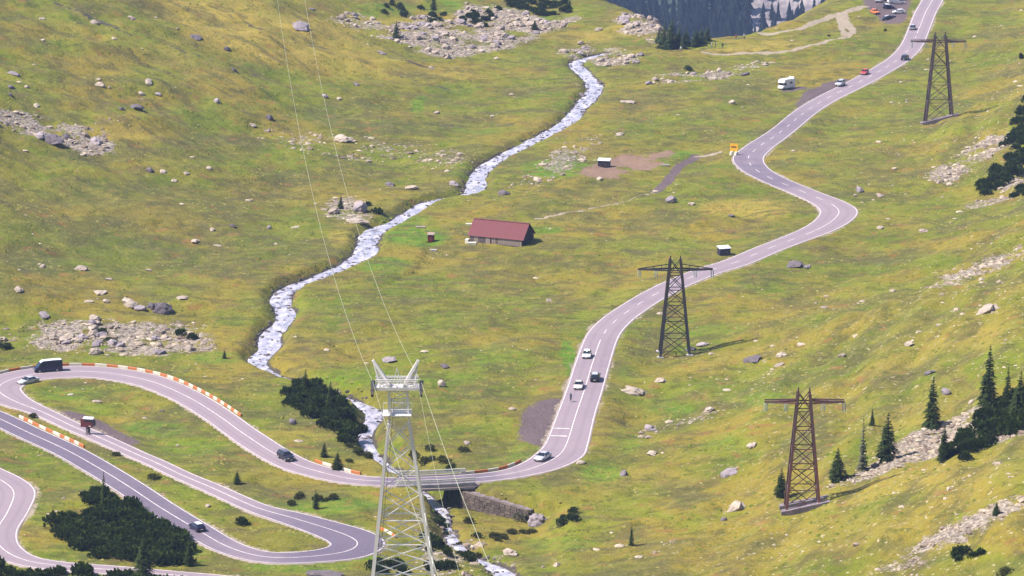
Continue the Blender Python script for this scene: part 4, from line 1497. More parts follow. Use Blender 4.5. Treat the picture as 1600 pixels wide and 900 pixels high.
# grove behind the knoll
for i_, (px, py, top) in enumerate([(1040, 80, 34), (1052, 80, 28), (1064, 79, 40), (1076, 79, 44), (1088, 78, 46), (1098, 77, 50), (1108, 76, 52), (1033, 78, 44), (1047, 82, 48), (1070, 81, 54), (1092, 80, 56)]):
    x_, y_, z_ = unproj(px, py, ZS)
    y_ += 6 + (i_ % 4) * 3.0
    z_ = float(ground(x_, y_))
    p = Vector((x_, y_, z_))
    h = max(5, height_to(p, top))
    t = thing('spruce_tree', 'green spruce in the grove behind the rocky knoll', 'tree', p, i_, 'spruces of the grove behind the knoll')
    sc_ = Matrix.Diagonal((h * 1.5, h * 1.5, h, 1))
    link('crown', GROVE[i_ % 2], t, sc_)
    link('trunk', TRUNK, t, sc_)


def shrub_mesh(seed, n=170, flat=.62, spike=.35, wd=.2):
    """dome of upright sprays, unit radius"""
    r_ = random.Random(seed)
    b = MB()
    lobes = [(r_.uniform(-.45, .45), r_.uniform(-.45, .45), r_.uniform(.45, .7)) for _ in range(6)] + [(0, 0, .75)]
    for _ in range(n):
        lx, ly, lr = r_.choice(lobes)
        u, a = r_.random(), r_.uniform(0, 6.283)
        zz = u ** .7
        rr = math.sqrt(max(0, 1 - zz * zz))
        depth = r_.uniform(.8, 1.0)
        c = Vector((lx + lr * rr * math.cos(a) * depth, ly + lr * rr * math.sin(a) * depth, flat * lr * zz * depth * 1.25))
        d = Vector((rr * math.cos(a) * .8, rr * math.sin(a) * .8, .55 + zz))
        for q in range(3):
            dd = d + Vector((r_.uniform(-.6, .6), r_.uniform(-.6, .6), r_.uniform(-.2, .3)))
            leaf_fan(b, c, dd, spike * r_.uniform(.5, 1.0), wd * r_.uniform(.7, 1.2), r_.uniform(0, .25))
    return b


MUGO = [shrub_mesh(s_ + 100).mesh('crown', M['mugo']) for s_ in range(4)]
BUSH = [shrub_mesh(s_ + 140, 130, .7, .3, .22).mesh('crown', M['bush']) for s_ in range(3)]
WILL = [shrub_mesh(s_ + 160, 130, .6, .32, .2).mesh('crown', M['willow']) for s_ in range(3)]
PALE = [shrub_mesh(s_ + 180, 130, .8, .3, .22).mesh('crown', M['pale_bush']) for s_ in range(2)]
sb = MB()
for a in range(5):
    d = Vector((math.cos(a * 1.26) * .5, math.sin(a * 1.26) * .5, .35))
    sb.cyl((0, 0, -.1), d, .05, 5, .02)
STEM = sb.mesh('trunk', M['bark'])


def shrub(p, w, h, meshes, name, label, group=None):
    t = thing(name, label, 'shrub', p, random.uniform(0, 6.3), group, gnormal(p[0], p[1], 2))
    sc_ = Matrix.Diagonal((w * .5, w * .5, h, 1))
    link('crown', random.choice(meshes), t, sc_)
    link('trunk', STEM, t, sc_)
    return t


def thicket(poly, n, size, meshes, name, label, group, hf=.62):
    xs_, ys_ = [q[0] for q in poly], [q[1] for q in poly]
    made, tries, pts, obs = 0, 0, [], []
    while made < n and tries < n * 60:
        tries += 1
        px, py = random.uniform(min(xs_), max(xs_)), random.uniform(min(ys_), max(ys_))
        if not inpoly(np.array(px), np.array(py), poly):
            continue
        p = P(px, py)
        w = size * random.uniform(.75, 1.25)
        if any((p - q).length < w * .42 for q in pts):
            continue
        if sample(RD, p.x, p.y) < sample(RWD, p.x, p.y) + w * .38:
            continue
        pts.append(p)
        obs.append((shrub(p, w, w * hf * random.uniform(.8, 1.2), meshes, name, label, group), px, py, w))
        made += 1
    # a label for each that can be picked out by its place in the thicket, the inner ones by the part they stand in
    if not obs:
        return
    done = set()
    for word, key in (('leftmost ', lambda q: q[1]), ('rightmost ', lambda q: -q[1]), ('topmost ', lambda q: q[2]), ('lowest ', lambda q: -q[2]), ('largest ', lambda q: -q[3])):
        r_ = [q for q in sorted(obs, key=key) if q[0].name not in done]
        if r_:
            r_[0][0]['label'] = word + label
            done.add(r_[0][0].name)
    for q in obs:
        if q[0].name not in done and len(obs) > 9:
            ff, gg = (q[1] - min(xs_)) / (max(xs_) - min(xs_)), (q[2] - min(ys_)) / (max(ys_) - min(ys_))
            q[0]['label'] = label + ', ' + ('upper ' if gg < .5 else 'lower ') + ('left' if ff < .34 else 'middle' if ff < .67 else 'right')


thicket([(84, 824), (120, 806), (165, 792), (205, 800), (245, 816), (275, 832), (298, 856), (300, 878), (240, 886), (185, 880), (140, 868), (105, 850)], 88, 4.6, MUGO, 'dwarf_pine',
        'dark dwarf pine in the big thicket between the lower road legs', 'dwarf pines of the big thicket between the road legs')
thicket([(122, 778), (150, 770), (178, 782), (190, 796), (150, 796)], 10, 3.6, MUGO, 'dwarf_pine', 'dark dwarf pine round the foot of the thin roadside spruce', 'dwarf pines round the roadside spruce')
thicket([(-20, 888), (60, 893), (150, 901), (240, 905), (320, 905), (330, 940), (-20, 940)], 40, 4.4, MUGO, 'dwarf_pine', 'dark dwarf pine in the row along the lower left picture edge', 'dwarf pines along the lower left edge')
thicket([(445, 614), (480, 590), (520, 622), (552, 646), (566, 668), (560, 702), (530, 690), (505, 668), (475, 646), (448, 630)], 46, 3.9, MUGO, 'dwarf_pine', 'dark dwarf pine in the patch on the left bank of the stream', 'dwarf pines of the patch by the stream')
thicket([(1498, 692), (1540, 650), (1605, 612), (1615, 668), (1560, 686), (1515, 710)], 34, 4.6, MUGO, 'dwarf_pine', 'dark dwarf pine in the mass under the tallest spruce', 'dwarf pines under the tallest spruce')
thicket([(1482, 700), (1510, 690), (1508, 720), (1470, 726)], 8, 3.0, MUGO, 'dwarf_pine', 'dark dwarf pine in front of the scree tongue', 'dwarf pines before the scree tongue')
thicket([(1522, 304), (1545, 276), (1570, 254), (1610, 230), (1612, 268), (1580, 286), (1545, 306)], 26, 4.3, MUGO, 'dwarf_pine', 'dark dwarf pine in the slanting clump at the right edge', 'dwarf pines of the slanting clump at the right edge')
thicket([(1568, 230), (1584, 206), (1600, 156), (1616, 160), (1616, 204), (1592, 234)], 16, 4.2, MUGO, 'dwarf_pine', 'dark dwarf pine in the upper clump at the right edge', 'dwarf pines of the upper clump at the right edge')
thicket([(1583, 308), (1606, 286), (1610, 304)], 5, 3.2, MUGO, 'dwarf_pine', 'dark dwarf pine below the slanting clump at the right edge', 'dwarf pines below the slanting clump')
thicket([(720, 30), (745, 12), (778, 14), (775, 38), (745, 44)], 13, 3.6, MUGO, 'dwarf_pine', 'dark dwarf pine in the clump inside the top scree field', 'dwarf pines inside the top scree field')
thicket([(795, 0), (830, -8), (880, 4), (918, 24), (880, 26), (830, 24), (800, 14)], 30, 3.8, MUGO, 'dwarf_pine', 'dark dwarf pine in the long wedge beside the skyline', 'dwarf pines of the wedge beside the skyline')
thicket([(570, 14), (640, 6), (700, 26), (680, 36), (640, 30), (590, 22)], 14, 3.2, BUSH, 'green_shrub', 'green shrub above the left end of the top scree field', 'green shrubs above the top scree field')
thicket([(1490, 868), (1520, 856), (1542, 856), (1530, 870), (1500, 876)], 6, 2.6, MUGO, 'dwarf_pine', 'dark dwarf pine in the hollow at the lower right', 'dwarf pines in the lower right hollow')
thicket([(668, 838), (690, 850), (706, 880), (700, 900), (670, 900), (660, 870)], 10, 3.0, MUGO, 'dark_shrub', 'dark green shrub on the left bank of the lower stream', 'dark shrubs on the left bank of the lower stream')
thicket([(720, 858), (742, 870), (738, 884), (722, 878)], 4, 2.6, MUGO, 'dark_shrub', 'dark shrub on the right bank of the lower stream', 'dark shrubs on the right bank of the lower stream')
thicket([(715, 810), (790, 818), (850, 838), (830, 852), (760, 846), (705, 826)], 9, 2.3, WILL, 'olive_shrub', 'olive shrub below the stone wing wall', 'olive shrubs below the wing wall')
thicket([(640, 700), (700, 700), (760, 712), (740, 728), (660, 726), (630, 715)], 8, 2.6, WILL, 'olive_shrub', 'olive shrub on the bank above the bridge', 'olive shrubs above the bridge')
thicket([(440, 775), (500, 766), (530, 778), (500, 790), (455, 790)], 6, 2.2, WILL, 'olive_shrub', 'olive shrub on the slope between the bridge approach and the lower leg', 'olive shrubs between bridge approach and lower leg')
thicket([(545, 690), (590, 712), (560, 730), (530, 716)], 6, 2.4, WILL, 'olive_shrub', 'olive shrub below the pine patch', 'olive shrubs below the pine patch')
thicket([(640, 880), (600, 876), (570, 890), (600, 905), (640, 905)], 7, 2.6, BUSH, 'green_shrub', 'green shrub at the foot of the silver tower', 'green shrubs at the tower foot')
thicket([(870, 806), (900, 800), (905, 818), (880, 824)], 5, 2.4, BUSH, 'green_shrub', 'green shrub right of the big grey boulder', 'green shrubs right of the grey boulder')
thicket([(676, 806), (700, 812), (698, 838), (684, 832)], 6, 2.0, BUSH, 'green_shrub', 'green shrub leaning over the stream just below the bridge', 'green shrubs over the stream below the bridge')
thicket([(716, 852), (742, 858), (752, 876), (728, 876)], 5, 2.0, WILL, 'olive_shrub', 'olive shrub between the two white patches of the lower stream', 'olive shrubs between the lower stream patches')
for px, py, w, h, meshes, nm, lab in [
    (381, 819, 26, 15, MUGO, 'dark_shrub', 'dark round shrub on the bank above the lowest road leg'),
    (160, 520, 18, 10, MUGO, 'dark_shrub', 'dark shrub in the middle of the lower scree strip'),
    (282, 524, 24, 14, MUGO, 'dark_shrub', 'dark shrub at the right of the lower scree strip'),
    (303, 530, 22, 14, MUGO, 'dark_shrub', 'dark shrub lowest at the right of the lower scree strip'),
    (8, 543, 24, 10, MUGO, 'dark_shrub', 'dark shrub at the left edge of the lower scree strip'),
    (172, 534, 24, 10, WILL, 'olive_shrub', 'olive shrub below the dark one in the lower scree strip'),
    (590, 334, 22, 13, MUGO, 'dark_shrub', 'dark bush right of the big lilac boulder at the stream bend'),
    (575, 322, 12, 10, MUGO, 'dark_shrub', 'small dark bush on the big lilac boulder at the stream bend'),
    (1075, 110, 16, 9, BUSH, 'green_shrub', 'green shrub in the stones right of the stream head'),
    (815, 813, 40, 20, PALE, 'pale_shrub', 'pale grey-green bush against the big grey boulder'),
    (240, 748, 26, 12, WILL, 'olive_shrub', 'olive bush on the lower edge of the middle road leg'),
    (52, 652, 18, 9, WILL, 'olive_shrub', 'olive bush on the bank at the left hairpin tip'),
    (182, 712, 18, 9, WILL, 'olive_shrub', 'olive bush between the middle and dark road legs'),
    (1570, 895, 30, 10, WILL, 'olive_shrub', 'olive bush at the lower right corner'),
    (705, 735, 26, 12, BUSH, 'green_shrub', 'green bush beside the bridge parapet'),
    (1505, 862, 0, 0, BUSH, '', ''),
    (1383, 48, 6, 4, MUGO, 'dark_shrub', 'small dark bush on the slope under the car park'),
    (1597, 92, 10, 13, MUGO, 'dark_shrub', 'dark bush at the right edge beside the upper pylon'),
    (1295, 57, 6, 4, MUGO, 'dark_shrub', 'dark bush between the two pale footpaths')]:
    if nm:
        p = P(px, py)
        s_ = scale_at(p)
        shrub(p, w / s_, h / s_ * 1.1, meshes, nm, lab)

# ------------------------------------------------------------------ lattice pylons
def lattice(t, hb, ht, h, mat, panels, wleg, wbr, zoff=None, two_d=.8):
    """four tapering legs and crossed braces, as separate members; hb, ht half widths in x"""
    def corner(f, sx, sy):
        w = hb + (ht - hb) * f
        return Vector((sx * w, sy * w * two_d, h * f))
    for sx in (-1, 1):
        for sy in (-1, 1):
            a = corner(0, sx, sy)
            if zoff:
                a.z += zoff[(sx, sy)]
            bar('leg', a, corner(1, sx, sy), wleg, mat, t)
    for i_ in range(panels):
        f0, f1 = (i_ / panels) ** .88, ((i_ + 1) / panels) ** .88
        for (c0, c1) in (((-1, -1), (1, -1)), ((1, -1), (1, 1)), ((1, 1), (-1, 1)), ((-1, 1), (-1, -1))):
            bar('brace', corner(f0, *c0), corner(f1, *c1), wbr, mat, t)
            bar('brace', corner(f0, *c1), corner(f1, *c0), wbr, mat, t)
            if i_ > 0:
                bar('strut', corner(f0, *c0), corner(f0, *c1), wbr, mat, t)


def insulator_mesh():
    b = MB()
    b.cyl((0, 0, 0), (0, 0, -1), .045, 6)
    for i_ in range(6):
        z_ = -.15 - i_ * .14
        b.cyl((0, 0, z_), (0, 0, z_ - .07), .15, 8, .08)
    return b.mesh('insulator', M['insul'])


INS = insulator_mesh()


def power_pylon(px, py, wpx, top, arm_row, arm_l, arm_r, mat, label, panels, arm_truss=False, foundation='feet', ins=None, slab=None, topw=8, wl=.55):
    p = P(px, py)
    p.z -= .2
    s_ = scale_at(p)
    h = height_to(p, top)
    t = thing('power_pylon', label, 'pylon', p, 0, 'power line pylons')
    hb, ht = wpx / s_ / 2, topw / s_
    zo = {}
    for sx in (-1, 1):
        for sy in (-1, 1):
            zo[(sx, sy)] = float(ground(p.x + sx * hb, p.y + sy * hb * .8)) - p.z - .1
    lattice(t, hb, ht, h, mat, panels, wl, .14, zo)
    za = height_to(p, arm_row)
    xl, xr = (arm_l - px) / s_, (arm_r - px) / s_
    f = za / h
    wy = (hb + (ht - hb) * f) * .8
    # crossarm: two chords that close at the tips, with a top chord
    for xe, sg in ((xl, -1), (xr, 1)):
        x0 = sg * (hb + (ht - hb) * f)
        bar('crossarm_chord', (x0, -wy, za), (xe, 0, za), .30, mat, t)
        bar('crossarm_chord', (x0, wy, za), (xe, 0, za), .30, mat, t)
        top_z = za + (1.2 if arm_truss else .55)
        bar('crossarm_chord', (x0 * .98, 0, top_z), (xe, 0, za + (.15 if arm_truss else .42)), .18, mat, t)
        for q in (.25, .5, .75):
            xq = x0 + (xe - x0) * q
            bar('crossarm_brace', (xq, 0, za), (xq, 0, za + (top_z - za) * (1 - q) + .1), .12, mat, t)
    bar('crossarm_chord', (-hb - (ht - hb) * f, -wy, za), (hb + (ht - hb) * f, -wy, za), .2, mat, t)
    bar('crossarm_chord', (-hb - (ht - hb) * f, wy, za), (hb + (ht - hb) * f, wy, za), .2, mat, t)
    # horns carrying the earth wires
    for sg in (-1, 1):
        bar('earth_wire_horn', (sg * ht, 0, h - .2), (sg * ht * .95, 0, h + .9), .24, mat, t)
    for fx in (ins or (.98, .52)):
        for xe in (xl, xr):
            link('insulator', INS, t, Matrix.Translation((xe * fx - .12, 0, za - .1)) @ Matrix.Diagonal((1.1, 1.1, 1.7, 1)))
            link('insulator', INS, t, Matrix.Translation((xe * fx + .32, 0, za - .1)) @ Matrix.Diagonal((1.1, 1.1, 1.7, 1)))
    if foundation == 'feet':
        for sx in (-1, 1):
            for sy in (-1, 1):
                b = MB()
                zz = zo[(sx, sy)]
                b.box((sx * hb - .7, sy * hb * .8 - .6, zz - 1), (sx * hb + .7, sy * hb * .8 + .6, zz + .35))
                b.obj('foundation', M['pale_concrete'], t)
    else:
        # concrete plinths stepped into the slope, one at the front pair of feet and one behind
        for sy, mm_ in ((-1, M['concrete']), (1, M['concrete'])):
            a, c = zo[(-1, sy)], zo[(1, sy)]
            b = MB()
            y0, y1 = sy * hb * .8 - .75, sy * hb * .8 + .75
            ex = slab
            vs_ = []
            for x_, z_ in ((-hb - .9, a), (hb + ex, c + (c - a) * .25)):
                vs_ += [(x_, y0, z_ - 1.6), (x_, y1, z_ - 1.6), (x_, y1, z_ + .75), (x_, y0, z_ + .75)]
            b.add(vs_, [(0, 1, 2, 3), (7, 6, 5, 4), (0, 4, 5, 1), (1, 5, 6, 2), (2, 6, 7, 3), (3, 7, 4, 0)])
            b.obj('foundation', mm_, t)
    return t


power_pylon(1054, 554, 46, 406, 421, 996, 1112, M['black_steel'], 'black lattice power pylon whose crossarm crosses the grey road', 6, True, 'feet')
power_pylon(1253, 798, 52, 613, 628, 1192, 1316, M['rust'], 'rust-red lattice power pylon on a concrete plinth on the right slope', 6, False, 'plinth', (.98, .47), 1.8, 9, .44)
power_pylon(1466, 190, 42, 55, 65, 1420, 1506, M['brown_steel'], 'small brown lattice power pylon beside the upper road, farthest of the pylons', 5, False, 'plinth', (.98, .5), 1.5, 8)

# ------------------------------------------------------------------ silver cable-car tower
tp = P(632, 962)
ts = scale_at(tp)
TH = height_to(tp, 604)
tower = thing('cable_car_tower', 'tall silver lattice cable car tower in front of the bridge', 'tower', tp, math.radians(0))
g = M['galv']


def tc(f_row, sx, sy):
    """leg corner at a picture row"""
    z_ = height_to(tp, f_row)
    # half width profile read off the photograph
    hwp = np.interp(f_row, [560, 606, 660, 960], [13.5, 13.5, 15.5, 56]) / ts
    return Vector((sx * hwp + (np.interp(f_row, [600, 960], [-7.5, 0]) / ts), sy * hwp * .55, z_))


rows = [966, 905, 872, 845, 808, 768, 730, 695, 660]
for sx in (-1, 1):
    for sy in (-1, 1):
        bar('leg', tc(966, sx, sy), tc(660, sx, sy), .58 if sx < 0 else .44, g, tower)
        bar('upper_leg', tc(660, sx, sy), tc(603, sx, sy), .34, g, tower)
for i_ in range(len(rows) - 1):
    for (c0, c1) in (((-1, -1), (1, -1)), ((1, -1), (1, 1)), ((1, 1), (-1, 1)), ((-1, 1), (-1, -1))):
        bar('brace', tc(rows[i_], *c0), tc(rows[i_ + 1], *c1), .15, g, tower)
        bar('brace', tc(rows[i_], *c1), tc(rows[i_ + 1], *c0), .15, g, tower)
        if i_ in (1, 3, 4):
            bar('strut', tc(rows[i_], *c0), tc(rows[i_], *c1), .17, g, tower)
for r0, r1 in ((655, 640), (640, 625), (625, 610)):
    for (c0, c1) in (((-1, -1), (1, -1)), ((1, 1), (-1, 1)), ((1, -1), (1, 1)), ((-1, 1), (-1, -1))):
        bar('strut', tc(r1, *c0), tc(r1, *c1), .14, g, tower)
        bar('brace', tc(r0, *c0), tc(r1, *c1), .10, g, tower)
zA = height_to(tp, 604)
cx0 = -9.0 / ts
hwA = 35 / ts
b = MB()                                                   # deck of the head: a trussed beam
b.box((cx0 - hwA, -1.3, zA - .35), (cx0 + hwA, 1.3, zA + .15))
b.obj('head_beam', g, tower)
for sy in (-1, 1):
    bar('handrail', (cx0 - hwA * .9, sy * 1.25, zA + 1.15), (cx0 + hwA * .9, sy * 1.25, zA + 1.15), .09, g, tower)
    for q in np.linspace(-.9, .9, 7):
        bar('handrail_post', (cx0 + hwA * q, sy * 1.25, zA + .15), (cx0 + hwA * q, sy * 1.25, zA + 1.15), .07, g, tower)
for sg in (-1, 1):                                          # cable saddles at both ends
    x_ = cx0 + sg * (hwA + .25)
    b = MB()
    prof = [(-3.0, -.55), (-1.4, .55), (0, .85), (1.4, .7), (2.6, .25), (2.6, -.2), (1.2, .1), (0, .2), (-1.3, -.1), (-2.8, -1.0)]
    b.prism(prof, x_ - .22, x_ + .22)
    sd = b.obj('cable_saddle', M['black_steel'], tower)
    sd.location.z = zA
    b = MB()
    for y_ in (-2.1, -1.0, 0.1, 1.2, 2.1):
        zz = float(np.interp(y_, [-3, -1.4, 0, 1.4, 2.6], [-.7, .3, .55, .45, .1]))
        b.cyl((x_ - .3, y_, zz), (x_ + .3, y_, zz), .24, 9)
    rl = b.obj('roller_battery', M['trim'], tower)
    rl.location.z = zA
zT = height_to(tp, 563)
for sg, xe in ((-1, 586), (1, 656)):                        # raised V arms
    x1 = (xe - 632) / ts
    for sy in (-.8, .8):
        bar('raised_arm', (cx0 + sg * 10 / ts, sy, zA + .1), (x1, 0, zT), .40, g, tower)
    bar('raised_arm_tie', (cx0 + sg * 22 / ts, 0, zA + .1), ((x1 + cx0 + sg * 10 / ts) / 2, 0, (zA + zT) / 2), .12, g, tower)
    a0_, a1_ = Vector((cx0 + sg * 10 / ts, 0, zA + .1)), Vector((x1, 0, zT))
    b0_ = Vector((cx0 + sg * 26 / ts, 0, zA + .2))
    for sy in (-.7, .7):                                    # lower chord and zigzag of each raised arm
        bar('raised_arm', b0_ + Vector((0, sy, 0)), a1_, .20, g, tower)
        for q in range(5):
            f0_, f1_ = q / 5, (q + .6) / 5
            pa_, pb_ = a0_.lerp(a1_, f0_), b0_.lerp(a1_, f1_)
            bar('raised_arm_tie', pa_ + Vector((0, sy * (1 - f0_), 0)), pb_ + Vector((0, sy * (1 - f1_), 0)), .11, g, tower)
            bar('raised_arm_tie', pb_ + Vector((0, sy * (1 - f1_), 0)), a0_.lerp(a1_, (q + 1) / 5) + Vector((0, sy * (1 - (q + 1) / 5), 0)), .11, g, tower)
zH = height_to(tp, 591)
for sy in (-1.1, 1.1):                                      # lattice girder of the head
    bar('head_chord', (cx0 - hwA * .95, sy, zH), (cx0 + hwA * .95, sy, zH), .16, g, tower)
    for q in range(10):
        xa_, xb_ = cx0 + hwA * .95 * (-1 + q / 5), cx0 + hwA * .95 * (-1 + (q + 1) / 5)
        bar('head_brace', (xa_, sy, zA + .1 if q % 2 else zH), (xb_, sy, zH if q % 2 else zA + .1), .10, g, tower)
zP = height_to(tp, 575)
for sg in (-1, 1):
    bar('peak_frame', (cx0 + sg * 7 / ts, 0, zA + .1), (cx0, 0, zP), .13, g, tower)
zL = height_to(tp, 645)
b = MB()                                                   # service platform half way down the neck
b.box((cx0 - 22 / ts, -2.0, zL - .1), (cx0 + 22 / ts, 2.0, zL + .05))
pf = b.obj('service_platform', g, tower)
for sy in (-2, 2):
    bar('platform_rail', (cx0 - 22 / ts, sy, zL + 1.1), (cx0 + 22 / ts, sy, zL + 1.1), .08, g, tower)
    for q in (-22, -8, 8, 22):
        bar('rail_post', (cx0 + q / ts, sy, zL + .05), (cx0 + q / ts, sy, zL + 1.1), .07, g, tower)
for sx in (-1, 1):
    for sy in (-1, 1):
        c = tc(966, sx, sy)
        b = MB()
        b.box((c.x - 1.0, c.y - 1.0, c.z - 2.5), (c.x + 1.0, c.y + 1.0, c.z + .4))
        b.obj('foundation', M['pale_concrete'], tower)
# ladder up the left front leg
lad0, lad1 = tc(940, -1, -1) + Vector((.6, -.5, 0)), tc(612, -1, -1) + Vector((.5, -.5, 0))
for dx in (0, .45):
    bar('ladder_rail', lad0 + Vector((dx, 0, 0)), lad1 + Vector((dx, 0, 0)), .06, M['trim'], tower)

# cables: two towards the next tower down the valley, three climbing towards the camera's mountain
def dist_pt(px, py, D):
    dx, dy, dz = ray(px, py)
    return Vector((dx * D, dy * D, H0 + dz * D))


head = {}
for sg in (-1, 1):
    head[sg] = Vector((tp.x + cx0 + sg * (hwA + .25), tp.y, tp.z + zA + .75))


def cable(pts, sag, label, r, group):
    b = MB()
    a, c = pts
    q = []
    for i_ in range(61):
        t_ = i_ / 60
        v = a.lerp(c, t_)
        v.z -= sag * 4 * t_ * (1 - t_)
        q.append(v)
    b.tube(q, r, 5)
    o = b.obj('cable', M['cable'], None)
    return tag(o, label, 'cable', group)


cable((head[-1], dist_pt(425, -60, 1150)), 15, 'left track cable running from the silver tower down the valley over the left slope', .034, 'cables of the cable car')
cable((head[1], dist_pt(466, -60, 1150)), 15, 'right track cable running from the silver tower down the valley over the left slope', .034, 'cables of the cable car')
cable((head[1], dist_pt(905, 1200, 330)), 2, 'track cable dropping in view from the right saddle of the silver tower past the bridge', .036, 'cables of the cable car')
cable((head[-1], dist_pt(800, 1190, 330)), 2, 'track cable passing the right leg of the silver tower', .030, 'cables of the cable car')
cable((head[1] + Vector((-.5, 1.2, -1.0)), dist_pt(790, 1150, 340)), 3, 'thin haul rope falling straight in front of the bridge opening', .020, 'cables of the cable car')

# ------------------------------------------------------------------ bridge
k0, k1 = int(min(bridge_s)), int(max(bridge_s))
ksel = np.arange(k0 - 2, k1 + 3)
bk = int((k0 + k1) / 2)
bridge = thing('road_bridge', 'small concrete road bridge over the stream behind the silver tower', 'bridge', (rx[bk], ry[bk], rz[bk]))
inv = Matrix.Translation((-rx[bk], -ry[bk], -rz[bk]))
# which side of the road faces the camera
near = 1 if (-tx[bk]) * 1 < 0 else -1


def rpt(k_, o_, dz=0.0):
    return Vector((rx[k_] + ty[k_] * o_, ry[k_] - tx[k_] * o_, rz[k_] + dz))


def strip_box(name, ks, o0, o1, z0, z1, mat, parent, inv_):
    b = MB()
    n = len(ks)
    vs_ = []
    for k_ in ks:
        for o_, z_ in ((o0, z0), (o1, z0), (o1, z1), (o0, z1)):
            vs_.append(inv_ @ rpt(k_, o_, z_))
    fs = [(0, 1, 2, 3), tuple(4 * (n - 1) + q for q in (3, 2, 1, 0))]
    for i_ in range(n - 1):
        for j in range(4):
            fs.append((4 * i_ + j, 4 * i_ + (j + 1) % 4, 4 * i_ + 4 + (j + 1) % 4, 4 * i_ + 4 + j))
    b.add(vs_, fs)
    return b.obj(name, mat, parent)


hwb = hw[bk]
strip_box('deck', ksel, -hwb - .5, hwb + .5, -1.0, -.12, M['pale_concrete'], bridge, inv)
for sgn_ in (-1, 1):
    strip_box('kerb', ksel, sgn_ * (hwb + .12), sgn_ * (hwb + .55), -.1, .22, M['pale_concrete'], bridge, inv)
    for zz in (.62, 1.05):
        strip_box('guard_rail', ksel, sgn_ * (hwb + .28), sgn_ * (hwb + .42), zz - .14, zz + .10, M['white'], bridge, inv)
    for k_ in range(k0 - 2, k1 + 3, 2):
        strip_box('rail_post', [k_, k_ + 1][:2], sgn_ * (hwb + .30), sgn_ * (hwb + .40), .2, .98, M['white'], bridge, inv) if False else bar(
            'rail_post', inv @ rpt(k_, sgn_ * (hwb + .35), .2), inv @ rpt(k_, sgn_ * (hwb + .35), 1.05), .12, M['white'], bridge)
ab = MB()
for ke, pale in ((k0 - 1, False), (k1 + 1, True)):
    b = MB()
    vs_ = []
    for dk in (-1, 1):
        for o_ in (-hwb - .6, hwb + .6):
            for z_ in (-6.5, -1.0):
                vs_.append(inv @ rpt(ke + dk, o_, z_))
    b.add(vs_, [(0, 1, 3, 2), (4, 6, 7, 5), (0, 4, 5, 1), (2, 3, 7, 6), (1, 5, 7, 3), (0, 2, 6, 4)])
    b.obj('abutment', M['pale_concrete'] if pale else M['stone'], bridge)

# wing wall of masonry from the right abutment: courses of separate stones
wa, wb = Vector(WA), Vector(WB)
wall_b = wb
wing = thing('retaining_wall', 'brown masonry wing wall sloping down from the right end of the bridge', 'wall', wa)
top_a, top_b = wa.z, wb.z
Lw = (Vector((wb.x, wb.y, 0)) - Vector((wa.x, wa.y, 0))).length
dirw = (Vector((wb.x, wb.y, 0)) - Vector((wa.x, wa.y, 0))).normalized()
nrm = Vector((dirw.y, -dirw.x, 0))
if nrm.y > 0:
    nrm = -nrm
b = MB()
vs_ = []
for f in (0, 1):
    zt = top_a + (top_b - top_a) * f - wa.z
    for o_ in (.0, -2.6):
        for z_ in (-6.0, zt):
            q = dirw * Lw * f + nrm * o_
            vs_.append((q.x, q.y, z_))
b.add(vs_, [(0, 1, 3, 2), (4, 6, 7, 5), (0, 4, 5, 1), (2, 3, 7, 6), (1, 5, 7, 3), (0, 2, 6, 4)])
b.obj('wall_core', M['concrete'], wing)
sm_ = MB()
sm_.box((-.48, -.16, -.46), (.48, .10, .46))
STONE = sm_.mesh('stone', M['stone'])
cnt = 0
for r_i in range(9):
    x_ = 0.0
    while x_ < Lw and cnt < 170:
        ln = random.uniform(.9, 1.5)
        f = (x_ + ln / 2) / Lw
        zt = top_a + (top_b - top_a) * f - wa.z
        zc = zt - .3 - r_i * .55
        q = dirw * (x_ + ln / 2) + nrm * random.uniform(.02, .10)
        wx_, wy_ = wa.x + q.x, wa.y + q.y
        if zc + wa.z > float(ground(wx_ + nrm.x * .5, wy_ + nrm.y * .5)) - .4:
            m = Matrix.Translation((q.x, q.y, zc)) @ Matrix.Rotation(math.atan2(dirw.y, dirw.x), 4, 'Z') @ Matrix.Diagonal((ln * random.uniform(.92, .99), random.uniform(.9, 1.5), .52, 1))
            link('stone', STONE, wing, m)
            cnt += 1
        x_ += ln
# capping slabs
nc = 12
cap = MB()
cap.box((-.5, -.14, 0), (.5, .55, .14))
CAP = cap.mesh('capping_stone', M['stone'])
for i_ in range(nc):
    f = (i_ + .5) / nc
    zt = top_a + (top_b - top_a) * f - wa.z
    q = dirw * Lw * f
    sl = math.atan2(top_b - top_a, Lw)
    link('capping_stone', CAP, wing, Matrix.Translation((q.x, q.y, zt + .01)) @ Matrix.Rotation(math.atan2(dirw.y, dirw.x), 4, 'Z') @ Matrix.Rotation(-sl, 4, 'Y') @ Matrix.Diagonal((Lw / nc * .97, 1.15, 1, 1)))

# ------------------------------------------------------------------ red and white roadside barriers: every block its own part
bb = MB()
bb.add([(-.5, -.2, -.3), (.5, -.2, -.3), (.5, .2, -.3), (-.5, .2, -.3), (-.5, -.13, .42), (.5, -.13, .42), (.5, .13, .42), (-.5, .13, .42), (-.5, -.09, .46), (.5, -.09, .46), (.5, .09, .46), (-.5, .09, .46)],
       [(0, 3, 2, 1), (0, 1, 5, 4), (1, 2, 6, 5), (2, 3, 7, 6), (3, 0, 4, 7), (4, 5, 9, 8), (5, 6, 10, 9), (6, 7, 11, 10), (7, 4, 8, 11), (8, 9, 10, 11)])
BLK = {True: bb.mesh('barrier_block', M['red']), False: bb.mesh('barrier_block', M['cream'])}


def side_of(k_, px, py):
    q = P(px, py)
    return 1 if (q.x - rx[k_]) * ty[k_] - (q.y - ry[k_]) * tx[k_] > 0 else -1


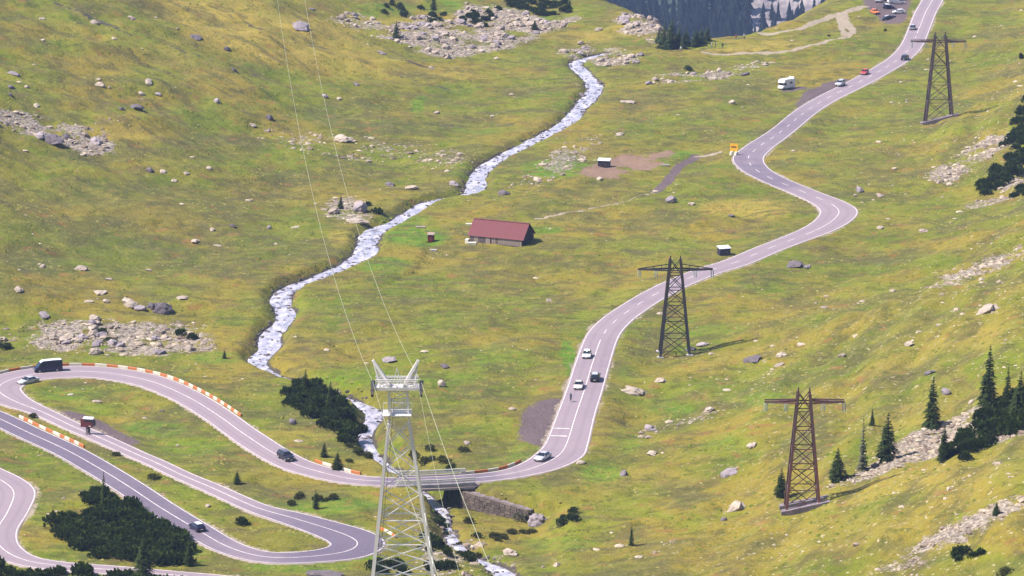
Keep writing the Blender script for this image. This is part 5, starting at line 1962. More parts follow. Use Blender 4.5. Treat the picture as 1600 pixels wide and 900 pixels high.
def barrier(pa, pb, side_px, label, blk=2.0, off=.55):
    ka, kb = road_k(*pa), road_k(*pb)
    sd = side_of(road_k(*side_px[0]), *side_px[1])
    if ka > kb:
        ka, kb = kb, ka
    o0 = sd * (hw[ka] + off)
    t = thing('road_barrier', label, 'barrier', rpt(ka, o0))
    iv = Matrix.Translation(rpt(ka, o0)).inverted()
    pts = [rpt(k_, sd * (hw[k_] + off)) for k_ in range(ka, kb + 1)]
    acc, pos, start, red = 0.0, 0, pts[0], True
    for p_, q_ in zip(pts[:-1], pts[1:]):
        acc += (q_ - p_).length
        if acc >= blk:
            v = q_ - start
            m = Matrix.Translation(iv @ ((start + q_) / 2)) @ Matrix.Rotation(math.atan2(v.y, v.x), 4, 'Z') @ Matrix.Rotation(-math.atan2(v.z, math.hypot(v.x, v.y)), 4, 'Y') @ Matrix.Diagonal((v.length * .985, 1.0, 1.0, 1))
            link('barrier_block', BLK[red], t, m)
            red = not red
            start, acc = q_, 0.0


barrier((-6, 602), (346, 653), ((145, 581), (145, 560)), 'long red and white block barrier round the outside of the left hairpin')
barrier((2, 655), (100, 703), ((42, 675), (60, 650)), 'red and white block barrier along the dark road at the left edge')
barrier((458, 724), (545, 748), ((505, 739), (520, 715)), 'red and white block barrier on the bridge approach before the black car')
barrier((722, 748), (846, 727), ((780, 742), (780, 715)), 'red and white block barrier between the bridge and the sharp bend')
barrier((536, 835), (556, 845), ((545, 838), (620, 825)), 'short curved red and white barrier seen through the silver tower', 1.6, 2.2)

# ------------------------------------------------------------------ vehicles
def loft_body(st):
    """st: list of (x, z_bottom, z_belt, z_top, half_low, half_belt, half_top)"""
    b = MB()
    n = len(st)
    vs_ = []
    for (x_, zb, zm, zt, wl, wm, wt) in st:
        ring = [(wl * .94, zb), (wl, zb + .18), (wm, zb + (zm - zb) * .6), (wm * .985, zm), (wt, zt - .05), (wt * .82, zt), (0, zt + .025)]
        full = ring + [(-y_, z_) for y_, z_ in ring[-2::-1]]
        vs_ += [(x_, y_, z_) for y_, z_ in full]
    m_ = 13
    fs = []
    for i_ in range(n - 1):
        for j in range(m_ - 1):
            fs.append((i_ * m_ + j, i_ * m_ + j + 1, (i_ + 1) * m_ + j + 1, (i_ + 1) * m_ + j))
        fs.append((i_ * m_ + m_ - 1, i_ * m_, (i_ + 1) * m_, (i_ + 1) * m_ + m_ - 1))
    fs.append(tuple(range(m_))[::-1])
    fs.append(tuple(range((n - 1) * m_, n * m_)))
    b.add(vs_, fs)
    return b


def wheel_meshes(r=.33, w=.22):
    b = MB()
    b.cyl((0, -w / 2, 0), (0, w / 2, 0), r, 16)
    ty_ = b.mesh('tyre', M['tyre'])
    b = MB()
    b.cyl((0, -w / 2 - .012, 0), (0, w / 2 + .012, 0), r * .62, 12)
    b.cyl((0, -w / 2 - .03, 0), (0, w / 2 + .03, 0), r * .16, 8)
    return ty_, b.mesh('rim', M['rim'])


TYRE, RIM = wheel_meshes()
PAINT = {k_: simple('paint_' + k_, c, .28, .15, var=.08, scale=.7) for k_, c in dict(
    black=(.018, .018, .026), navy=(.016, .018, .055), white=(.78, .77, .80), silver=(.46, .46, .52), red=(.50, .050, .055), cream=(.72, .62, .60), grey=(.13, .12, .15), orange=(.72, .20, .04), dark=(.035, .033, .05)).items()}
SHAPES = {
    # body stations, cabin x range (windscreen base, roof front, roof rear, rear base), roof z, belt z
    'hatch': dict(L=4.1, st=[(2.05, .35, .60, .66, .70, .72, .60), (1.95, .22, .66, .74, .82, .84, .68), (1.5, .20, .78, .86, .86, .88, .74), (.95, .2, .88, .95, .87, .89, .78), (.25, .2, .92, 1.42, .87, .89, .62), (-.6, .2, .93, 1.47, .87, .89, .62),
                              (-1.35, .2, .94, 1.42, .87, .89, .60), (-1.85, .24, .94, 1.08, .86, .87, .70), (-2.02, .32, .80, .90, .80, .82, .68)],
                  ws=(.95, .25, .95, 1.40, .76, .60), rw=(-1.38, -1.83, 1.38, 1.08, .58, .68), side=[(.72, .98), (.20, 1.36), (-1.25, 1.36), (-1.55, .99)], belt=.96, wb=(1.28, -1.25), tr=.31),
    'suv': dict(L=4.6, st=[(2.28, .42, .75, .82, .74, .78, .66), (2.18, .30, .84, .92, .86, .90, .74), (1.6, .28, .95, 1.04, .92, .94, .80), (1.0, .28, 1.04, 1.10, .93, .95, .84), (.4, .28, 1.06, 1.62, .93, .95, .66), (-.6, .28, 1.07, 1.70, .93, .95, .68),
                            (-1.75, .28, 1.07, 1.66, .93, .95, .66), (-2.15, .32, 1.06, 1.25, .92, .94, .76), (-2.28, .40, .90, 1.02, .86, .90, .76)],
                ws=(1.0, .40, 1.10, 1.60, .82, .64), rw=(-1.78, -2.13, 1.62, 1.26, .64, .74), side=[(.80, 1.13), (.32, 1.56), (-1.65, 1.58), (-1.95, 1.15)], belt=1.1, wb=(1.42, -1.40), tr=.37),
    'sedan': dict(L=4.6, st=[(2.3, .34, .58, .64, .70, .72, .60), (2.2, .22, .66, .72, .82, .85, .70), (1.7, .2, .78, .84, .87, .89, .76), (.95, .2, .88, .93, .88, .90, .80), (.2, .2, .91, 1.38, .88, .90, .60), (-.6, .2, .92, 1.42, .88, .90, .60),
                              (-1.15, .2, .93, 1.34, .88, .90, .58), (-1.7, .22, .93, .99, .87, .89, .78), (-2.2, .26, .90, .95, .84, .86, .74), (-2.3, .36, .78, .86, .78, .80, .68)],
                  ws=(.95, .22, .93, 1.36, .78, .58), rw=(-1.16, -1.68, 1.32, 1.0, .56, .74), side=[(.70, .96), (.18, 1.32), (-1.05, 1.32), (-1.45, .97)], belt=.95, wb=(1.42, -1.38), tr=.32),
    'van': dict(L=5.9, st=[(2.95, .42, .80, .88, .80, .84, .72), (2.85, .32, .95, 1.02, .92, .95, .80), (2.35, .3, 1.10, 1.22, .97, .99, .88), (1.65, .3, 1.2, 2.05, .98, 1.0, .80), (1.2, .3, 1.25, 2.38, .98, 1.0, .84), (-1, .3, 1.25, 2.45, .98, 1.0, .88),
                            (-2.75, .3, 1.25, 2.42, .98, 1.0, .88), (-2.92, .36, 1.2, 2.3, .96, .98, .86)],
                ws=(2.36, 1.62, 1.24, 2.0, .84, .74), rw=None, side=[(2.1, 1.30), (1.62, 1.92), (.75, 1.92), (.75, 1.30)], belt=1.3, wb=(1.95, -1.75), tr=.36)}
CARM = {}


def car_meshes(kind):
    if kind in CARM:
        return CARM[kind]
    s_ = SHAPES[kind]
    out = {'body': loft_body(s_['st']).mesh('body', M['trim'], False)}
    x0, x1, z0, z1, w0, w1 = s_['ws']
    b = MB()
    n = Vector((z1 - z0, 0, x0 - x1)).normalized() * .03
    b.add([Vector(q) + n for q in ((x0, -w0, z0), (x0, w0, z0), (x1, w1, z1), (x1, -w1, z1))], [(0, 1, 2, 3)])
    b.add([Vector(q) for q in ((x0, -w0, z0), (x0, w0, z0), (x1, w1, z1), (x1, -w1, z1))], [(3, 2, 1, 0)])
    out['windscreen'] = b.mesh('windscreen', M['glass'])
    if s_['rw']:
        x0, x1, z0, z1, w0, w1 = s_['rw']
        b = MB()
        n = Vector((-(z0 - z1), 0, -(x1 - x0))).normalized() * .03
        b.add([Vector(q) + n for q in ((x0, -w0, z0), (x0, w0, z0), (x1, w1, z1), (x1, -w1, z1))], [(3, 2, 1, 0)])
        b.add([Vector(q) for q in ((x0, -w0, z0), (x0, w0, z0), (x1, w1, z1), (x1, -w1, z1))], [(0, 1, 2, 3)])
        out['rear_window'] = b.mesh('rear_window', M['glass'])

    def wid(x_, z_):
        xs_ = [q[0] for q in s_['st']][::-1]
        wm = np.interp(x_, xs_, [q[5] * .985 for q in s_['st']][::-1])
        wt = np.interp(x_, xs_, [q[6] for q in s_['st']][::-1])
        zm = np.interp(x_, xs_, [q[2] for q in s_['st']][::-1])
        zt = np.interp(x_, xs_, [q[3] - .05 for q in s_['st']][::-1])
        return float(wm + (wt - wm) * np.clip((z_ - zm) / max(zt - zm, .05), 0, 1)) + .022
    for sg, nm in ((-1, 'side_window_a'), (1, 'side_window_b')):
        b = MB()
        q = s_['side']
        xa, xb = q[0][0], q[3][0]
        parts_ = [q] if kind == 'van' else None
        if parts_ is None:
            t0, t1 = q[1][0], q[2][0]
            mt, mb_ = (t0 + t1) / 2 - .02, (xa + xb) / 2 - .02
            parts_ = [[q[0], q[1], (mt + .05, q[1][1]), (mb_ + .05, q[0][1])], [(mb_ - .05, q[3][1]), (mt - .05, q[2][1]), q[2], q[3]]]
        for pp in parts_:
            b.add([(x_, sg * wid(x_, z_), z_) for x_, z_ in pp], [(0, 1, 2, 3)])
            b.add([(x_, sg * (wid(x_, z_) - .03), z_) for x_, z_ in pp], [(3, 2, 1, 0)])
        out[nm] = b.mesh('side_window', M['glass'])
    f, r = s_['st'][1], s_['st'][-2]
    b = MB()
    b.box((-.05, -.17, -.07), (.07, .17, .07))
    out['headlight'] = b.mesh('headlight', M['lamp_w'])
    b = MB()
    b.box((-.06, -.13, -.09), (.05, .13, .09))
    out['taillight'] = b.mesh('taillight', M['lamp_r'])
    b = MB()
    b.box((-.02, -.26, -.055), (.02, .26, .055))
    out['plate'] = b.mesh('number_plate', M['plate'])
    b = MB()
    b.box((-.12, -.8, -.1), (.12, .8, .1))
    out['bumper'] = b.mesh('bumper', M['trim'])
    b = MB()
    b.box((-.06, -.1, -.07), (.08, .1, .08))
    out['mirror'] = b.mesh('mirror', M['trim'])
    CARM[kind] = out
    return out


def car(p, kind, paint, heading, label, group, cat='car', name='car', roof_paint=None, normal=None):
    ms, s_ = car_meshes(kind), SHAPES[kind]
    t = thing(name, label, cat, p, heading, group, normal)
    bd = link('body', ms['body'], t)
    bd.material_slots[0].link = 'OBJECT'
    bd.material_slots[0].material = PAINT[paint]
    link('windscreen', ms['windscreen'], t)
    if 'rear_window' in ms:
        link('rear_window', ms['rear_window'], t)
    link('side_window', ms['side_window_a'], t)
    link('side_window', ms['side_window_b'], t)
    st = s_['st']
    for sg in (-1, 1):
        link('headlight', ms['headlight'], t, Matrix.Translation((st[0][0] - .06, sg * st[0][5] * .78, st[0][2] + .02)))
        link('taillight', ms['taillight'], t, Matrix.Translation((st[-1][0] + .06, sg * st[-1][5] * .84, st[-1][2] - .03)))
        link('mirror', ms['mirror'], t, Matrix.Translation((s_['side'][0][0], sg * (st[3][5] + .1), s_['belt'] + .06)))
        for x_ in s_['wb']:
            w_ = link('wheel', TYRE, t, Matrix.Translation((x_, sg * (st[3][4] - .09), s_['tr'])) @ Matrix.Diagonal((s_['tr'] / .33, 1, s_['tr'] / .33, 1)))
            link('rim', RIM, w_)
    link('bumper', ms['bumper'], t, Matrix.Translation((st[0][0] - .08, 0, .42)))
    link('bumper', ms['bumper'], t, Matrix.Translation((st[-1][0] + .08, 0, .44)))
    link('number_plate', ms['plate'], t, Matrix.Translation((st[0][0] + .06, 0, .48)))
    link('number_plate', ms['plate'], t, Matrix.Translation((st[-1][0] - .06, 0, .62)))
    if roof_paint:  # paler skin over the roof: brightness of the lit top put into its colour
        b = MB()
        xs_ = [q for q in st if q[3] - q[2] > .35]
        vs_ = []
        for q in xs_:
            vs_ += [(q[0], -q[6] * .86, q[3] + .015), (q[0], 0, q[3] + .045), (q[0], q[6] * .86, q[3] + .015)]
        b.add(vs_, [(3 * i_ + j, 3 * i_ + j + 1, 3 * i_ + 4 + j, 3 * i_ + 3 + j) for i_ in range(len(xs_) - 1) for j in range(2)])
        b.obj('roof', PAINT[roof_paint], t)
    return t


def road_car(px, py, kind, paint, fwd, label, **kw):
    """fwd +1: drives in the direction of the survey (down the picture)"""
    k_ = road_k(px, py)
    p = P(px, py)
    n = Vector((tx[k_], ty[k_], (rz[min(k_ + 2, len(rz) - 1)] - rz[max(k_ - 2, 0)]) / 4))
    side = Vector((ty[k_], -tx[k_], 0))
    nn = side.cross(n).normalized()
    o_ = (p.x - rx[k_]) * ty[k_] - (p.y - ry[k_]) * tx[k_]
    z_ = rz[k_] + crown * (1 - min(1, abs(o_) / hw[k_])) - .02
    rz_ = Matrix.Rotation(math.atan2(ty[k_] * fwd, tx[k_] * fwd), 4, 'Z')
    return car(Vector((p.x, p.y, z_)), kind, paint, math.atan2(ty[k_] * fwd, tx[k_] * fwd), label, 'vehicles driving on the mountain road', **kw)


road_car(1426, 46, 'hatch', 'grey', 1, 'dark car with a sunlit roof highest on the road, under the brown pylon arm', roof_paint='silver')
road_car(1414, 93, 'suv', 'dark', -1, 'dark car climbing the road below the car park')
road_car(1351, 116, 'hatch', 'red', 1, 'bright red car on the upper road')
road_car(1313, 134, 'suv', 'silver', 1, 'silver car passing the purple gravel lay-by')
road_car(917, 558, 'hatch', 'white', 1, 'white car leading the row on the long straight')
road_car(930, 594, 'suv', 'black', -1, 'black car with a sunlit roof climbing the long straight', roof_paint='silver')
road_car(904, 606, 'sedan', 'cream', 1, 'cream car just ahead of the cyclist on the long straight')
road_car(848, 718, 'sedan', 'silver', 1, 'silver car in the sharp bend above the bridge')
road_car(447, 718, 'suv', 'black', -1, 'black car alone on the bridge approach', roof_paint='grey')
road_car(308, 828, 'hatch', 'navy', 1, 'dark blue car with a sunlit roof on the dark asphalt leg', roof_paint='white')
road_car(75, 580, 'van', 'navy', 1, 'dark blue van with a sunlit roof in the left hairpin', cat='van', name='van', roof_paint='white')
road_car(44, 598, 'sedan', 'silver', 1, 'silver car following the van in the left hairpin')
ang = math.radians(12)
for px, py, kind, paint, hd, lab, kw in [
    (1389, 30, 'sedan', 'dark', ang, 'dark parked car with a sunlit roof, nearest the edge of the gravel car park', dict(roof_paint='silver')),
    (1404, 21, 'hatch', 'white', ang + math.pi, 'white parked car second from the edge of the gravel car park', {}),
    (1388, 13, 'hatch', 'navy', ang, 'dark blue parked car behind the white one in the car park', dict(roof_paint='white')),
    (1400, 6, 'van', 'white', ang, 'white parked van at the top edge of the car park', dict(cat='van', name='van')),
    (1415, 0, 'sedan', 'navy', ang, 'dark parked car nearest the road at the top edge', dict(roof_paint='white')),
    (1367, 21, 'hatch', 'orange', math.radians(-70), 'orange parked car at the grassy end of the car park', {}),
    (1372, 3, 'suv', 'white', ang + 1.3, 'white parked car at the far left of the car park', {}),
    (1384, 1, 'suv', 'silver', ang + 1.3, 'silver parked car at the top edge left of the white van', {})]:
    p = P(px, py)
    car(p, kind, paint, hd, lab, 'vehicles in the gravel car park', normal=gnormal(p.x, p.y, 2), **kw)

# camper van: cab and a tall living box
p = P(1228, 139)
cv = thing('camper_van', 'white camper with an overcab bunk parked on the gravel track', 'camper', p, math.pi + .85, None, gnormal(p.x, p.y, 2))
b = loft_body([(2.9, .42, .82, .90, .80, .84, .70), (2.75, .32, .98, 1.06, .92, .95, .80), (2.2, .3, 1.12, 1.25, .97, .99, .88), (1.55, .3, 1.25, 2.0, .98, 1.0, .84), (1.0, .3, 1.25, 2.1, .98, 1.0, .9)])
b.obj('cab', PAINT['white'], cv)
b = MB()
b.prism([(0, 0)] * 3, 0, 0) if False else None
prof = [(2.45, 2.08), (2.1, 2.85), (1.5, 3.02), (-2.75, 3.02), (-2.9, 2.9), (-2.9, .45), (1.05, .45), (1.05, 2.02)]
n = len(prof)
vs_ = [(x_, -1.12, z_) for x_, z_ in prof] + [(x_, 1.12, z_) for x_, z_ in prof]
b.add(vs_, [(i_, (i_ + 1) % n, n + (i_ + 1) % n, n + i_) for i_ in range(n)] + [tuple(range(n))[::-1], tuple(range(n, 2 * n))])
b.obj('living_box', PAINT['white'], cv)
b = MB()
b.add([(2.22, -.84, 1.30), (2.22, .84, 1.30), (1.60, .76, 1.98), (1.60, -.76, 1.98)], [(0, 1, 2, 3)])
wv = b.obj('windscreen', M['glass'], cv)
wv.location = (.05, 0, .04)
for sg in (-1, 1):
    b = MB()
    b.box((-1.6, sg * 1.12 - .02, 1.6), (-.5, sg * 1.12 + .02, 2.2))
    b.obj('side_window', M['glass'], cv)
    b = MB()
    b.box((1.15, sg * 1.0 - .02, 1.35), (1.95, sg * 1.0 + .02, 1.9))
    b.obj('cab_window', M['glass'], cv)
    for x_ in (1.95, -1.75):
        w_ = link('wheel', TYRE, cv, Matrix.Translation((x_, sg * .92, .36)) @ Matrix.Diagonal((1.1, 1, 1.1, 1)))
        link('rim', RIM, w_)
    link('headlight', car_meshes('van')['headlight'], cv, Matrix.Translation((2.86, sg * .62, .84)))
    link('taillight', car_meshes('van')['taillight'], cv, Matrix.Translation((-2.9, sg * .9, .8)))
b = MB()
b.box((-.6, -.35, 3.02), (.1, .35, 3.2))
b.obj('roof_vent', PAINT['white'], cv)
b = MB()
b.box((-2.7, -.9, 3.02), (-2.5, .9, 3.45))
b.obj('roof_box', PAINT['white'], cv)

# ------------------------------------------------------------------ barn and small buildings
pl, pr = P(734, 379), P(820, 383)
bl = (Vector((pr.x, pr.y, 0)) - Vector((pl.x, pl.y, 0)))
blen = bl.length
bang = math.atan2(bl.y, bl.x)
s_ = scale_at(pl)
bz = (pl.z + pr.z) / 2 - .25
barn = thing('barn', 'long timber barn with a faded red sheet roof beside the stream', 'barn', Vector((pl.x, pl.y, bz)), bang + math.radians(-11))
WY, ZE, ZR = 7.6, 2.15, 5.3
# walls of boards: each board a piece
core = MB()
core.prism([(.12, .02), (WY - .12, .02), (WY - .12, ZE - .05), (WY / 2, ZR - .25), (.12, ZE - .05)], .12, blen - .12)
core.obj('wall_core', M['dark_wood'], barn)
bm1 = MB()
bm1.box((-.5, -.05, 0), (.5, .05, 1))
BRD = {k_: bm1.mesh('board', M[k_]) for k_ in ('wood', 'dark_wood', 'wood_pale', 'stone')}
nbd = 24
for i_ in range(nbd):
    x_ = blen * (i_ + .5) / nbd
    f = x_ / blen
    if .30 < f < .40:
        continue
    kd = 'wood_pale' if f > .55 or random.random() < .35 else 'wood'
    link('board', BRD[kd], barn, Matrix.Translation((x_, random.uniform(-.015, .015), .55)) @ Matrix.Diagonal((blen / nbd * .9, 1, ZE - .62, 1)))
b = MB()
b.box((blen * .305, -.09, .05), (blen * .395, -.02, ZE - .1))
b.obj('door', M['wood_pale'], barn)
fb = MB()
fb.box((-.5, -.5, -.5), (.5, .5, .5))
FST = fb.mesh('stone', M['stone'])
for i_ in range(22):
    x_ = blen * (i_ + .5) / 22
    if .30 < x_ / blen < .40:
        continue
    link('stone', FST, barn, Matrix.Translation((x_, .02 + random.uniform(-.04, .04), .24)) @ Matrix.Diagonal((blen / 22 * .93, .3, .56, 1)))
for i_ in range(14):                                       # gable boards; the right ones darker, their shade put into the colour
    y_ = WY * (i_ + .5) / 14
    zt = ZE + (ZR - ZE) * (1 - abs(y_ - WY / 2) / (WY / 2)) - .35
    link('board', BRD['dark_wood'], barn, Matrix.Translation((blen, y_, .3)) @ Matrix.Rotation(math.pi / 2, 4, 'Z') @ Matrix.Diagonal((WY / 14 * .9, 1, zt - .3, 1)))
    link('board', BRD['wood'], barn, Matrix.Translation((0, y_, .3)) @ Matrix.Rotation(math.pi / 2, 4, 'Z') @ Matrix.Diagonal((WY / 14 * .9, 1, zt - .3, 1)))
# roof of separate sheets, front and back, with a ridge cap
OV, nsh = .30, 15
sl = math.atan2(ZR - ZE, WY / 2)
Ls = math.hypot(ZR - ZE, WY / 2) + OV
shm = MB()
shm.add([(-.5, 0, 0), (.5, 0, 0), (.5, 1, 0), (-.5, 1, 0), (-.5, 0, -.05), (.5, 0, -.05), (.5, 1, -.05), (-.5, 1, -.05), (-.5, 0, .045), (-.44, 0, .045), (-.44, 1, .045), (-.5, 1, .045)],
        [(0, 1, 2, 3), (7, 6, 5, 4), (0, 4, 5, 1), (1, 5, 6, 2), (2, 6, 7, 3), (3, 7, 4, 0), (8, 9, 10, 11), (8, 11, 3, 0), (9, 1, 2, 10)])
SHEET = shm.mesh('roof_sheet', M['roof'])
rf = MB()
rf.box((-.5, WY / 2 - .22, ZR + .02), (blen + .5, WY / 2 + .22, ZR + .12))
roof = rf.obj('roof', M['roof'], barn)
roof.name = 'roof'
for i_ in range(nsh):
    x_ = -.5 + (blen + 1.0) * (i_ + .5) / nsh
    wv_ = (blen + 1.0) / nsh * .995
    for fr in (0, 1):
        base_y = WY / 2 - math.cos(sl) * Ls if fr == 0 else WY / 2 + math.cos(sl) * Ls
        base_z = ZR + .05 - math.sin(sl) * Ls
        m = Matrix.Translation((x_, base_y, base_z + random.uniform(0, .015))) @ (Matrix.Identity(4) if fr == 0 else Matrix.Rotation(math.pi, 4, 'Z')) @ Matrix.Rotation(sl, 4, 'X') @ Matrix.Diagonal((wv_, Ls, 1, 1))
        link('roof_sheet', SHEET, roof, m)
b = MB()
b.box((-1.0, -.6, .0), (-.2, .5, 1.1))
wb_ = b.obj('water_tank', M['white'], None)
wb_.matrix_basis = barn.matrix_basis.copy()
tag(wb_, 'small white tank against the left front corner of the barn', 'tank')


def pallet(px, py, w, d, h, mat, label, ang_=0.0):
    """a low stack of planks with gaps"""
    p = P(px, py)
    t = thing('plank_stack', label, 'plank stack', p, ang_)
    q = MB()
    q.box((-.5, -.5, 0), (.5, .5, 1))
    pm = q.mesh('plank', mat)
    for lay in range(2):
        for i_ in range(5):
            link('plank', pm, t, Matrix.Translation((0, -d / 2 + d * (i_ + .5) / 5, lay * h * .5)) @ Matrix.Diagonal((w, d / 5 * .86, h * .46, 1)))


pallet(738, 381.5, 1.9, 1.0, .5, M['white'], 'white plank stack lying before the left end of the barn')
pallet(677, 392, 1.6, 1.1, .35, M['pale_concrete'], 'pale plank stack on the grass below the red outhouse')
pallet(733, 351, 1.6, .8, .3, M['white'], 'white plank stack lying behind the left end of the barn')
pallet(657, 355, 2.4, 1.3, .2, M['wood_pale'], 'yellowish plank stack on bright grass above the red outhouse')
pallet(1040, 259, 2.0, .7, .35, M['pale_concrete'], 'pale plank stack at the right end of the brown dirt patch')


def hut(px, py, wpx, hpx, wall, roofm, doorm, name, label, cat, d=1.3, rot=-.15, over=.16):
    p = P(px, py)
    s_ = scale_at(p)
    w, h = wpx / s_, hpx / s_
    t = thing(name, label, cat, p, rot)
    nb_ = 5
    q = MB()
    q.box((-w / 2 + .04, -d / 2 + .04, -.15), (w / 2 - .04, d / 2 - .04, h - .05))
    q.obj('frame', M['dark_wood'], t)
    pm = MB()
    pm.box((-.5, -.5, 0), (.5, .5, 1))
    me_ = pm.mesh('board', wall)
    for i_ in range(nb_):
        for y_ in (-d / 2, d / 2):
            link('board', me_, t, Matrix.Translation((-w / 2 + w * (i_ + .5) / nb_, y_, 0)) @ Matrix.Diagonal((w / nb_ * .93, .06, h - .06, 1)))
        for x_ in (-w / 2, w / 2):
            link('board', me_, t, Matrix.Translation((x_, -d / 2 + d * (i_ + .5) / nb_, 0)) @ Matrix.Diagonal((.06, d / nb_ * .93, h - .06, 1)))
    q = MB()
    v_ = [(-w / 2 - over, -d / 2 - over, h), (w / 2 + over, -d / 2 - over, h), (w / 2 + over, d / 2 + over, h + .28), (-w / 2 - over, d / 2 + over, h + .28)]
    v_ += [(a_, b_, c_ + .1) for a_, b_, c_ in v_]
    q.add(v_, [(0, 3, 2, 1), (4, 5, 6, 7), (0, 1, 5, 4), (1, 2, 6, 5), (2, 3, 7, 6), (3, 0, 4, 7)])
    q.obj('roof', roofm, t)
    q = MB()
    q.box((-w * .26, -d / 2 - .075, .05), (w * .26, -d / 2 - .033, h * .86))
    dr = q.obj('door', doorm, t)
    q = MB()
    q.box((w * .15, -d / 2 - .11, h * .42), (w * .2, -d / 2 - .07, h * .5))
    q.obj('handle', M['rim'], dr)
    return t


M['maroon'] = simple('maroon_boards', (.16, .016, .012), .8, var=.3)
M['slate'] = simple('dark_blue_sheet', (.028, .026, .055), .6, var=.3)
M['tan_roof'] = simple('tan_roof', (.30, .22, .18), .8)
M['pale_sheet'] = simple('pale_sheet', (.66, .66, .72), .5)
hut(673.5, 378, 9, 12, M['maroon'], M['tan_roof'], M['maroon'], 'outhouse', 'small dark red outhouse on the grass left of the barn', 'outhouse')
hut(1131, 398, 17, 11, M['slate'], M['pale_sheet'], M['slate'], 'kiosk', 'dark blue roadside kiosk with a white roof above the black pylon', 'kiosk', 2.0, .3)
hut(944, 261, 18, 11, M['slate'], M['pale_sheet'], M['dark_wood'], 'shed', 'dark shed with a pale roof edge on the brown dirt patch', 'shed', 2.0, -.2)

# ------------------------------------------------------------------ signs
M['maroon_sign'] = simple('maroon_board', (.135, .020, .026), .6, var=.4)
M['yellow'] = simple('yellow_board', (.90, .47, .02), .6, var=.15)
M['bar'] = simple('dark_brown_print', (.16, .045, .012), .7)
p = P(138, 679)
s_ = scale_at(p)
sg_ = thing('roadside_board', 'dark red boxy sign board on a stout grey post beside the middle road leg', 'sign', p, -.25)
b = MB()
b.box((-.42, -.35, -.3), (.30, .35, .35))
b.obj('base', M['concrete'], sg_)
bar('post', (-.25, 0, .3), (-.25, 0, 2.0), .38, M['concrete'], sg_)
bar('post', (.22, 0, .3), (.22, 0, 2.0), .30, M['trim'], sg_)
b = MB()
b.box((-1.45, -.28, 1.55), (1.0, .28, 3.1))
b.obj('board', M['maroon_sign'], sg_)
b = MB()
b.box((-.55, -.34, 2.75), (1.45, -.29, 3.25))
b.obj('sign_panel', M['slate'], sg_)
b = MB()
b.add([(-1.0, -.4, 3.28), (1.2, -.4, 3.28), (1.1, .4, 3.55), (-.9, .4, 3.55), (-1.0, -.4, 3.2), (1.2, -.4, 3.2), (1.1, .4, 3.47), (-.9, .4, 3.47)], [(0, 1, 2, 3), (7, 6, 5, 4), (0, 4, 5, 1), (1, 5, 6, 2), (2, 6, 7, 3), (3, 7, 4, 0)])
b.obj('roof', M['pale_sheet'], sg_)
b = MB()
b.box((.25, -.33, 1.72), (.62, -.285, 1.86))
b.obj('name_plate', M['plate'], sg_)
b = MB()
b.box((1.003, -.30, 1.9), (1.45, .30, 3.0))
b.obj('side_panel', M['trim'], sg_)

p = P(1147, 242)
s_ = scale_at(p)
yb = thing('road_sign', 'square yellow sign board with a dark bar standing on two white blocks at the bend', 'sign', p, -.3)
hb_, wb2 = 2.2, 2.1
for x_ in (-.75, .55):
    b = MB()
    b.add([(x_ - .45, -.6, -.1), (x_ + .15, -.6, -.1), (x_ + .45, .5, -.1), (x_ - .15, .5, -.1), (x_ - .35, -.45, .75), (x_ + .1, -.45, .75), (x_ + .4, .4, .95), (x_ - .05, .4, .95)],
          [(0, 3, 2, 1), (4, 5, 6, 7), (0, 1, 5, 4), (1, 2, 6, 5), (2, 3, 7, 6), (3, 0, 4, 7)])
    b.obj('base_block', M['white'], yb)
    bar('post', (x_, .3, .5), (x_, .3, 3.0), .1, M['galv'], yb)
b = MB()
b.box((-1.15, .16, .95), (.95, .24, 3.05))
b.obj('board', M['yellow'], yb)
b = MB()
b.box((-.85, .135, 1.95), (.55, .157, 2.3))
b.obj('printed_bar', M['bar'], yb)

# small signs / marker posts seen along the verge
b0 = MB()
b0.box((-.06, -.03, 0), (.06, .03, 1.0))
POST = b0.mesh('post', M['white'])
b0 = MB()
b0.box((-.065, -.036, .72), (.065, .036, .9))
BAND = b0.mesh('reflector_band', M['trim'])
for px, py in ((1181, 216), (1208, 296), (1322, 350)):
    k_ = road_k(px, py)
    sd = side_of(k_, px, py)
    q = rpt(k_, sd * (hw[k_] + .9))
    t = thing('marker_post', {1181: 'white marker post on the inside verge above the yellow sign', 1208: 'white marker post on the lower verge of the S bend', 1322: 'white marker post outside the outer road bend'}[px], 'marker post', q, 0, 'white verge marker posts')
    link('post', POST, t)
    link('reflector_band', BAND, t)

# ------------------------------------------------------------------ people: one continuous skinned body each
def skin_person(joints, edges, radii, name):
    me_ = bpy.data.meshes.new(name)
    me_.from_pydata([Vector(j) for j in joints], edges, [])
    o = bpy.data.objects.new(name, me_)
    COL.objects.link(o)
    md = o.modifiers.new('skin', 'SKIN')
    for v, r in zip(me_.skin_vertices[0].data, radii):
        v.radius = (r, r)
    me_.skin_vertices[0].data[0].use_root = True
    o.modifiers.new('sub', 'SUBSURF').levels = 1
    o.modifiers['sub'].render_levels = 1
    bpy.context.view_layer.update()
    ev = o.evaluated_get(bpy.context.evaluated_depsgraph_get())
    out = bpy.data.meshes.new_from_object(ev)
    bpy.data.objects.remove(o)
    return out


